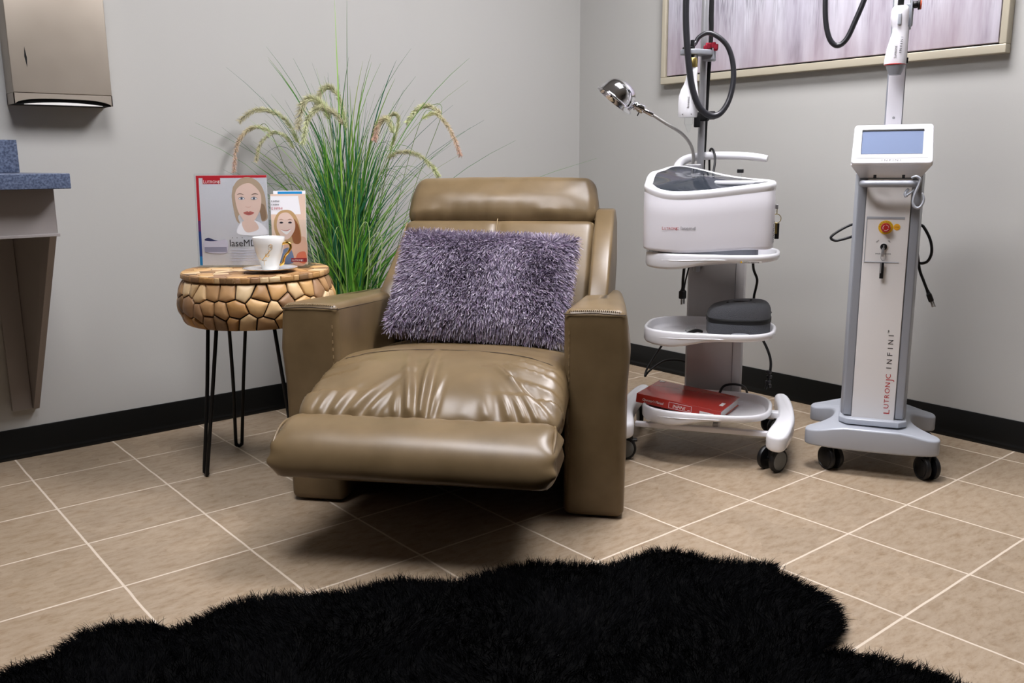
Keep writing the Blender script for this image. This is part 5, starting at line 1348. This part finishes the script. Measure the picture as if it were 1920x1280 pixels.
for bx_ in ((.014, .026, .060, .095), (.262, .278, .186, .200)):
    mb = MB(); mb.box(*bx_, BT+.0001, BT+.0006); mb.xf(RB); mb.build('label', 'paper', cov, smooth=False)

# ------------------------------------------------------------------ power cords about the trolley
def plug(t, p, d, s_=1.0):
    """moulded three pin plug at p pointing along d"""
    q = Vector(d).normalized().to_track_quat('Z', 'Y').to_matrix().to_4x4(); Q = Matrix.Translation(Vector(p)) @ q
    mb = MB(); mb.tube([(0, 0, -.012), (0, 0, 0)], [.0048, .0062], 12, smooth=False); mb.blob(0, 0, .013, .0125, .008, .014, .005, 3, n=(2, 2, 2)); mb.blob(0, 0, .002, .008, .006, .006, .003, 2); mb.xf(Q); o = mb.build('plug', 'rubber', t)
    mb = MB()
    for x in (-.0055, .0055): mb.box(x-.0008, x+.0008, -.005, .0015, .026, .044, .0004, seg=1)
    mb.cyl((0, .0045, .026), (0, .0045, .046), .0022, 10, .0006); mb.xf(Q); mb.build('pins', 'steelpole', o)
cord('power_cord', 'black power cord with plug hanging under the top tray left of the column', 'power cord', [(-.098, .16, .642), (-.100, .13, .625), (-.101, .12, .60), (-.103, .12, .57), (-.103, .12, .545)], .0048, 'rubber', 'c', group='trolley power cords', extra=lambda t, P: plug(t, P[-1]+Vector((0, 0, -.010)), (0, 0, -1)))
cord('power_cord', 'thin black cord hanging beside the plug under the top tray', 'power cord', [(-.080, .17, .642), (-.084, .14, .622), (-.090, .13, .595), (-.096, .128, .565), (-.100, .128, .535)], .0025, 'rubber', 'c', group='trolley power cords')
cord('power_cord', 'black power cord curving down behind the grey zip case', 'power cord', [(.108, .20, .642), (.112, .21, .60), (.124, .215, .568), (.122, .215, .54), (.117, .215, .51), (.12, .25, .48), (.15, .315, .46), (.17, .33, .44)], .0042, 'rubber', 'c', group='trolley power cords')
def clips(t, P):
    mb = MB()
    for k, z in enumerate((0, -.018, -.036, -.05)): mb.blob(P[-2].x+.004*(k % 2), P[-2].y, P[-2].z+z+.03, .008, .008, .006, .003, 2)
    mb.build('clip', 'hose', t)
cord('power_cord', 'black power cord hanging right of the column below the middle tray', 'power cord', [(.09, .30, .402), (.115, .32, .385), (.15, .335, .34), (.172, .345, .29), (.178, .35, .25), (.172, .35, .20), (.165, .345, .17)], .0045, 'rubber', 'c', group='trolley power cords', extra=clips)
cord('power_cord', 'black cord looping over the back corner of the red manual', 'power cord', [(-.125, .30, .405), (-.16, .30, .36), (-.205, .29, .29), (-.235, .27, .235), (-.24, .255, .21), (-.225, .26, .23), (-.18, .28, .262), (-.13, .31, .262), (-.10, .32, .25)], .0036, 'rubber', 'c', group='trolley power cords')
cord('power_cord', 'short black cord arching at the foot of the trolley column', 'power cord', [(.015, .262, .165), (.028, .272, .188), (.055, .278, .196), (.085, .285, .192), (.10, .31, .175), (.105, .33, .15)], .0042, 'rubber', 'c', group='trolley power cords')

# ------------------------------------------------------------------ upright machine on the right
MO = (.4945, -.108); MR = -61.4
MTM = Matrix.Translation((MO[0], MO[1], 0)) @ Matrix.Rotation(R(MR), 4, 'Z')
mc = thing('treatment_machine', 'tall grey and white treatment machine with a tilted screen, right of the trolley', 'medical machine', (MO[0], MO[1], 0), MR)
XM = -.0205
def mir(pts): return pts + [(2*XM-x, y) for x, y in pts[::-1]]
right = [(XM, -.066), (.10, -.062), (.158, -.045), (.172, -.030), (.172, .000), (.160, .022), (.118, .060), (.098, .095), (.092, .150), (.100, .205), (.128, .225), (.165, .232), (.175, .250), (.172, .285), (.150, .310), (.08, .325), (XM, .33)]
pb = right + [(2*XM-x, y) for x, y in right[-2:0:-1]]
mb = MB(); n0 = len(pb); pbs = []
for i in range(n0):
    a, b_ = Vector(pb[i]), Vector(pb[(i+1) % n0])
    for k in range(3): pbs.append(tuple(a.lerp(b_, k/3)))
for _ in range(3): pbs = [((pbs[i-1][0]+2*pbs[i][0]+pbs[(i+1) % len(pbs)][0])/4, (pbs[i-1][1]+2*pbs[i][1]+pbs[(i+1) % len(pbs)][1])/4) for i in range(len(pbs))]
mb.prism(pbs, .078, .136, .007, seg=4)
for i, v in enumerate(mb.v):
    dd = abs(v[0]-XM); 
    if v[2] > .11: mb.v[i] = (v[0], v[1], v[2]+.012-.020*smst((dd-.07)/.11))
base_ = mb.build('base', 'silverlite', mc, angle=40)
mb = MB(); mb.prism([(-.118, .045), (-.095, .020), (.055, .020), (.078, .045), (.082, .27), (-.122, .27)], .138, .157, .004); mb.build('base_step', 'silverlite', mc, angle=40)
caster(mc, -.140, -.006, .082, 40, r=.0370, gap=.016, wid=.015, disc='rubber', trail=.012, brake=False, disc_r=.74); caster(mc, .135, -.006, .082, 32, r=.0370, gap=.016, wid=.015, disc='rubber', trail=.012, brake=False, disc_r=.74)
caster(mc, -.150, .27, .082, 10, r=.0370, gap=.016, wid=.015, disc='rubber', trail=.012, brake=False); caster(mc, .150, .28, .082, -60, r=.0370, gap=.016, wid=.015, disc='rubber', trail=.02, brake=False)
# column: grey body and side mouldings, white front plate
mb = MB(); mb.prism([(-.080, .052), (.042, .052), (.069, .062), (.076, .085), (.078, .20), (.06, .235), (-.098, .235), (-.118, .20), (-.115, .085), (-.107, .062)], .157, .905, .003); col_ = mb.build('column', 'silverlite', mc, angle=30)
for x0_, x1_ in ((-.106, -.082), (.044, .068)):
    mb = MB(); mb.box(x0_, x1_, .046, .06, .160, .895, .004); mb.build('side_moulding', 'silver', mc)
mb = MB(); mb.box(-.081, .0415, .0425, .055, .150, .890, .0015); fp = mb.build('front_panel', 'whitepanel', mc)
mb = MB(); mb.box(-.0765, -.0745, .0412, .0426, .644, .778, .0006); mb.box(-.0765, .029, .0412, .0426, .772, .779, .002); mb.box(-.0765, .022, .0405, .0426, .642, .6445, .0006); mb.build('recess_lip', 'silverlite', mc)
# emergency stop
def disc(x, z, r, y0, y1, m, name, n=32, bev=.0006, parent=mc): mb = MB(); mb.cyl((x, y1, z), (x, y0, z), r, n, bev); return mb.build(name, m, parent)
ex, ez = -.022, .748
es = disc(ex, ez, .0205, .0405, .0426, 'yellow', 'emergency_plate')
mb = MB(); mb.lathe([(.0105, 0), (.0105, .008), (.0135, .010), (.0135, .018), (.012, .0205), (.001, .021)], 32, 0, T3(ex, .0405, ez) @ Matrix.Rotation(pi/2, 4, 'X')); mb.build('button', 'red', es, label='red emergency button')
mb = MB()
def arctext(mb, s_, r, size, a_mid, step, mtx, mi=0, flip=False):
    for i, ch_ in enumerate(s_):
        a = a_mid + (-(i-(len(s_)-1)/2) if not flip else (i-(len(s_)-1)/2))*step; 
        mm = mtx @ Matrix.Rotation(R(a), 4, 'Z') @ T3(0, r if not flip else -r, 0) if not flip else mtx @ Matrix.Rotation(R(a), 4, 'Z') @ T3(0, -r-size*.7, 0)
        text(mb, ch_, size, mm, mi, align='c')
arctext(mb, 'EMERGENCY', .0145, .0052, 0, 21, T3(ex, .0403, ez) @ FACE); arctext(mb, 'STOP', .0135, .0050, 0, 18, T3(ex, .0403, ez) @ FACE, flip=True)
mb.build('lettering', 'txt_dark', es, smooth=False)
mb = MB()
for a in range(0, 360, 120):
    mb.tube([(ex+.008*math.cos(R(a+t)), .0193, ez+.008*math.sin(R(a+t))) for t in (0, 25, 50, 75, 95)], .0007, 6, 3)
mb.build('arrow_ring', 'txt_white', es, angle=180)
os_ = disc(.0085, ez+.001, .0095, .0412, .0426, 'orange', 'stop_sticker', bev=.0003); mb = MB(); text(mb, 'STOP', .0042, T3(.0085, .0410, ez-.0006) @ FACE, 0, align='c', width=.011); mb.build('lettering', 'txt_dark', os_, smooth=False)
ks = disc(-.0235, .690, .0125, .0395, .0426, 'whitepanel', 'key_switch'); mb = MB(); mb.cyl((-.0235, .040, .690), (-.0235, .036, .690), .0098, 28, .0006); mb.build('switch_face', 'rubber', ks)
mb = MB(); text(mb, 'MAIN POWER', .0066, T3(-.0235, .0423, .6665) @ FACE, 0, align='c', width=.043)
text(mb, 'OFF', .0062, T3(-.044, .0423, .7005) @ FACE @ Matrix.Rotation(R(40), 4, 'Z'), 0, width=.0105); text(mb, 'ON', .0062, T3(-.0140, .0423, .7075) @ FACE @ Matrix.Rotation(R(-42), 4, 'Z'), 0, width=.0085)
mb.build('lettering', 'txt_dark', fp, smooth=False)
# side print: red wordmark and INFINI running up the panel
mb = MB(); UP = T3(.0235, .0421, .178) @ FACE @ Matrix.Rotation(R(90), 4, 'Z')
def up(s0, size, off=0): return T3(.0235+off, .0421, s0) @ FACE @ Matrix.Rotation(R(90), 4, 'Z')
z = .176
for s_, k, dx, w_ in (('L', .0245, .004, .0145), ('U', .0200, 0, .0140), ('T', .0200, 0, .0130), ('R', .0200, 0, .0125), ('O', .0200, 0, .0170), ('N', .0200, 0, .0150), ('J', .0260, .005, .0065), ('C', .0200, 0, .0145)):
    text(mb, s_, k, up(z, k, dx if s_ in 'LJ' else 0), 0, width=w_*.92); z += w_+.0028
z += .014
for ch_ in 'INFINI': w_ = .0022 if ch_ == 'I' else (.0135 if ch_ == 'N' else .0095); text(mb, ch_, .0215, up(z, .0215), 1, width=w_); z += w_+.0120
text(mb, 'TM', .0070, T3(.0105, .0421, z-.006) @ FACE @ Matrix.Rotation(R(90), 4, 'Z'), 1)
mb.build('lettering', ['txt_red', 'txt_dark'], fp, smooth=False)
# display head
def headbox():
    mb = MB(); F0 = [(-.133, .929, -.012), (.088, .930, -.012), (.088, 1.043, .050), (-.130, 1.043, .050)]
    return mb
SH = T3(XM, -.010, .928) @ Matrix.Rotation(-R(24), 4, 'X')      # screen plane leans back; local x right, z up the face, -y out
mb = MB(); w_, h_ = .1095, .122
mb.prism(rrect(-w_, w_, 0, h_, .010, 5)[::-1] if False else rrect(-w_, w_, 0, h_, .010, 5), -.016, .0, .004, axis='y', seg=3)
mb.v = [(x, -y-.016, z) for x, y, z in mb.v] if False else mb.v
for i, v in enumerate(mb.v):
    t = v[2]/h_; mb.v[i] = (v[0]*(1.0-.035*t), v[1], v[2])
mb.xf(SH); bz = mb.build('display_bezel', 'white', mc, angle=50)
# back shell tapering to the column
A1 = [(SH @ Vector((s_*w_*(1-.035*t), -.001, t*h_))) for t in (0.02, 1) for s_ in (-1, 1)]
mb = MB(); bot = [(-.103, .045, .893), (.062, .045, .893), (.062, .17, .893), (-.103, .17, .893)]
top = [A1[0], A1[1], A1[3]+Vector((0, .045, -.004)), A1[2]+Vector((0, .045, -.004))]
mb.add([tuple(v) for v in bot]+[tuple(v) for v in top]+[tuple(A1[2]), tuple(A1[3])], [(3, 2, 1, 0), (0, 1, 5, 4), (1, 2, 6, 5), (3, 0, 4, 7), (2, 3, 7, 6), (4, 5, 9, 8), (8, 9, 6, 7), (5, 6, 9), (4, 8, 7)])
mb.build('display_shell', 'white', mc, smooth=False)
sx0, sx1, sz0, sz1 = -.083, .080, .030, .104
mb = MB(); mb.box(sx0, sx1, -.0168, -.0158, sz0, sz1); mb.xf(SH); scn = mb.build('screen', 'screen', mc, smooth=False, label='unlit bluish screen')
mb = MB(); mb.box(sx0-.001, sx1+.001, -.0185, -.0160, sz1-.003, sz1+.001); mb.box(sx0-.0012, sx0, -.0180, -.0160, sz0, sz1); mb.xf(SH); mb.build('screen_surround', 'rubber', bz, smooth=False)
mb = MB(); mb.box(-.088, .092, -.0166, -.0160, .0168, .0173); mb.box(-.098, -.0975, -.0166, -.0160, .018, .115); mb.box(.0945, .095, -.0166, -.0160, .018, .115); text(mb, 'INFINI', .0085, SH @ T3(-.026, -.0163, .0072) @ FACE, 0, width=.050); 
m3 = MB(); m3.box(-.098, .095, -.0164, -.0160, .0168, .0172); m3.xf(SH); mb2 = MB(); text(mb2, 'INFINI', .0080, SH @ T3(-.026, -.0163, .0075) @ FACE, 0, width=.050, spacing=1.5); mb2.add(m3.v, m3.f); mb2.build('lettering', 'txt_grey', bz, smooth=False)
for xx in (-.062, .015):
    mb = MB(); mb.cyl((xx, -.004, .892), (xx, -.004, .9025), .0042, 14, .001); mb.build('latch', 'rubber', mc)
# grab bar
mb = MB(); mb.tube([(-.088, .05, .876), (-.094, .015, .877), (-.092, -.012, .877), (-.080, -.024, .877), (-.03, -.026, .877), (.02, -.025, .877), (.038, -.022, .877), (.050, -.006, .877), (.052, .02, .876), (.050, .05, .876)], .0098, 18, 7); mb.build('grab_bar', 'silver', mc, angle=180)
hk = thing('s_hook', 'silver hook hanging on the right end of the grab bar', 'hook', (MTM @ Vector((.052, -.022, .80)))[:], MR)
mb = MB(); mb.tube([(-.022, .004, .062), (-.030, -.002, .050), (-.026, -.004, .040)], .005, 10, 6, flat=.8)
mb.tube([(-.016, -.002, .094), (-.004, -.006, .098), (.006, -.006, .090), (.004, -.005, .074), (-.004, -.004, .050), (-.008, -.004, .026), (-.002, -.004, .012), (.009, -.004, .010), (.018, -.004, .022), (.020, -.004, .038), (.014, -.004, .052)], [.0045, .0052, .0055, .0055, .0055, .0052, .0055, .0055, .005, .0042, .003], 12, 6, flat=.7)
mb.tube([(-.026, -.004, .044), (-.014, -.003, .054), (-.008, -.002, .060)], [.0065, .005, .003], 10, 5, flat=.6); mb.build('hook_body', 'silverlite', hk, angle=180)
# mast, handpiece holder
mb = MB(); mb.box(-.043, .0005, .118, .126, 1.02, 1.86, .0015); ms = mb.build('mast', 'whitesatin', mc)
mb = MB(); mb.box(-.047, .003, .127, .140, 1.02, 1.86, .002); mb.build('mast_back', 'silver', ms)
MB().cyl((-.022, .1185, 1.068), (-.022, .1165, 1.068), .0038, 14, .0006).build('screw', 'steelpole', ms)
MB().box(-.004, .006, .100, .118, 1.222, 1.238, .002).build('stop_block', 'rubber', ms)
mb = MB(); mb.box(-.010, .010, .085, .118, 1.325, 1.385, .003); mb.box(.001, .006, .075, .10, 1.315, 1.40, .001); mb.build('holder', 'silverlite', ms)
mb = MB(); mb.cyl((.006, .09, 1.382), (.020, .09, 1.382), .010, 20, .002); mb.cyl((.020, .09, 1.382), (.026, .09, 1.382), .015, 24, .002); kn = mb.build('knob', 'rubber', ms); mb = MB(); mb.cyl((.026, .09, 1.382), (.030, .09, 1.382), .0145, 24, .0015); mb.build('knob_cap', 'orangecap', kn)
h2 = thing('handpiece', 'white handpiece with grey cone tip held on the mast of the tall machine', 'handpiece', (MTM @ Vector((-.030, .062, 0)))[:], MR, 'laser handpieces')
mb = MB(); sec = [(1.216, .0300, .0, .026), (1.218, .0302, .0, .0262), (1.235, .0295, .001, .026), (1.262, .0275, .003, .025), (1.285, .0245, .006, .023), (1.305, .0215, .008, .021), (1.318, .0212, .007, .021), (1.328, .0225, .005, .022), (1.345, .0240, .004, .022), (1.362, .0240, .004, .022), (1.372, .0215, .005, .020), (1.376, .017, .005, .017)]
vs = []; fs = []; n = 32
for z, r, ox, ry in sec:
    for i in range(n):
        a = 2*pi*i/n; c_, s_ = math.cos(a), math.sin(a); vs.append((ox+r*math.copysign(abs(c_)**.75, c_), ry*math.copysign(abs(s_)**.75, s_), z))
for k in range(len(sec)-1):
    for i in range(n): j = (i+1) % n; fs.append((k*n+i, k*n+j, (k+1)*n+j, (k+1)*n+i))
fs.append(tuple(range(n-1, -1, -1))); fs.append(tuple((len(sec)-1)*n+i for i in range(n)))
mb.add(vs, fs); gp = mb.build('grip', 'whitesatin', h2, angle=50)
MB().lathe([(.029, 0), (.0292, .0008), (.0292, .002), (.029, .0026)], 32, 0, T3(.0, 0, 1.2138)).build('red_ring', 'red', gp)
MB().lathe([(.0150, 1.186), (.0165, 1.1865), (.0270, 1.2135), (.0270, 1.2155)], 32, 0, T3(.002, 0, 0)).build('cone_tip', 'silver', h2)
MB().blob(.004, -.0235, 1.338, .0050, .003, .016, .0028, 3).build('button', 'silverlite', gp)
MB().cyl((.004, 0, 1.374), (.006, .0, 1.44), .0085, 18, .001).build('strain_relief', 'rubber', h2)
mb = MB(); mb3 = T3(.002, -.0262, 1.232) @ FACE @ Matrix.Rotation(R(90), 4, 'Z'); logo_L(mb, .0075, mb3, 0, gap=.02); text(mb, 'INFINI', .0085, T3(.0145, -.0262, 1.245) @ FACE @ Matrix.Rotation(R(87), 4, 'Z'), 1, width=.043, spacing=1.6); mb.build('lettering', ['txt_grey', 'txt_dark'], gp, smooth=False)
cord('hose', 'black hose loop hanging above and left of the tall machine', 'hose', [(-.030, .145, 1.78), (-.060, .135, 1.87), (-.130, .105, 1.88), (-.205, .08, 1.76), (-.232, .075, 1.60), (-.234, .075, 1.48), (-.232, .07, 1.40), (-.226, .068, 1.34), (-.212, .066, 1.295), (-.190, .066, 1.277), (-.166, .066, 1.295), (-.145, .066, 1.345), (-.122, .066, 1.41), (-.10, .068, 1.50), (-.075, .07, 1.60), (-.055, .07, 1.62), (-.036, .066, 1.56), (-.027, .063, 1.48), (-.025, .062, 1.436)], .0078, 'hose', 'm')
cord('power_cord', 'black cord loop sticking out left of the tall machine column', 'power cord', [(-.10, .215, .745), (-.125, .20, .742), (-.160, .19, .722), (-.180, .185, .703), (-.165, .185, .693), (-.13, .19, .702), (-.10, .215, .712)], .0042, 'rubber', 'm', group='cords on the tall machine')
cord('power_cord', 'black cord with a plug hanging right of the tall machine column', 'power cord', [(.062, .215, .73), (.080, .20, .745), (.092, .19, .735), (.110, .185, .70), (.116, .185, .665), (.108, .185, .638), (.092, .187, .629), (.076, .19, .634), (.066, .20, .655), (.068, .195, .69), (.076, .19, .66), (.086, .187, .61), (.100, .185, .575), (.113, .185, .545)], .0044, 'rubber', 'm', group='cords on the tall machine', extra=lambda t, P: plug(t, P[-1]+(P[-1]-P[-2]).normalized()*.010, (MTM.to_3x3() @ Vector((.42, 0, -1)))))
k2 = thing('key', 'key on a ring with a black fob hanging from the power switch', 'key', (MTM @ Vector((-.0235, .034, .690)))[:], MR)
mb = MB(); mb.box(-.0016, .0016, -.004, .003, -.007, .005, .0008); mb.tube([(-.001, -.004, -.002), (-.002, -.006, -.018), (-.003, -.004, -.028)], .0040, 8, 5, flat=.4); mb.build('key_blade', 'steelpole', k2, angle=60)
mb = MB(); mb.tube([(.001+.0070*math.cos(a), -.006, -.030+.0100*math.sin(a)) for a in np.linspace(0, 2*pi, 18)], .0009, 8, 2); mb.build('key_ring', 'steelpole', k2, angle=180)
mb = MB(); mb.box(-.0065, .0045, -.008, -.001, -.094, -.046, .0015); fb = mb.build('fob', 'rubber', k2); MB().box(-.0055, -.0025, -.0088, -.0078, -.078, -.045, .0004).build('key_tag', 'steelpole', fb)
# ------------------------------------------------------------------ camera, world, view
cam_d = bpy.data.cameras.new('camera'); cam = bpy.data.objects.new('camera', cam_d); COL.objects.link(cam); scene.camera = cam
fpx, pit, rol, yaw = 1672.06, .19783, -.00762, .68813
cam_d.sensor_width = 36; cam_d.lens = fpx*36/1920; cam_d.clip_start = .02
cy_, sy__ = math.cos(yaw), math.sin(yaw); cp, sp = math.cos(pit), math.sin(pit); cr_, sr_ = math.cos(rol), math.sin(rol)
f0 = Vector((sy__, cy_, 0)); r0 = Vector((cy_, -sy__, 0)); u0 = Vector((0, 0, 1))
fw = f0*cp-u0*sp; up_ = f0*sp+u0*cp; rt_ = r0*cr_+up_*sr_; up2 = -r0*sr_+up_*cr_
cam.matrix_world = Matrix(((rt_.x, up2.x, -fw.x, -2.03827), (rt_.y, up2.y, -fw.y, -1.42304), (rt_.z, up2.z, -fw.z, .94512), (0, 0, 0, 1)))
w = bpy.data.worlds.new('room_world'); scene.world = w; w.use_nodes = True; w.node_tree.nodes['Background'].inputs[0].default_value = (.9, .93, 1, 1); w.node_tree.nodes['Background'].inputs[1].default_value = .0
scene.view_settings.view_transform = 'Standard'; scene.view_settings.look = 'None'; scene.view_settings.gamma = 1; scene.view_settings.use_curve_mapping = False
scene.view_settings.exposure = EXPO
scene.cycles.use_denoising = True
scene.cycles.max_bounces = 8; scene.cycles.diffuse_bounces = 4; scene.cycles.glossy_bounces = 4; scene.cycles.transmission_bounces = 6; scene.cycles.transparent_max_bounces = 8
scene.cycles.sample_clamp_indirect = 6
bpy.context.view_layer.update()
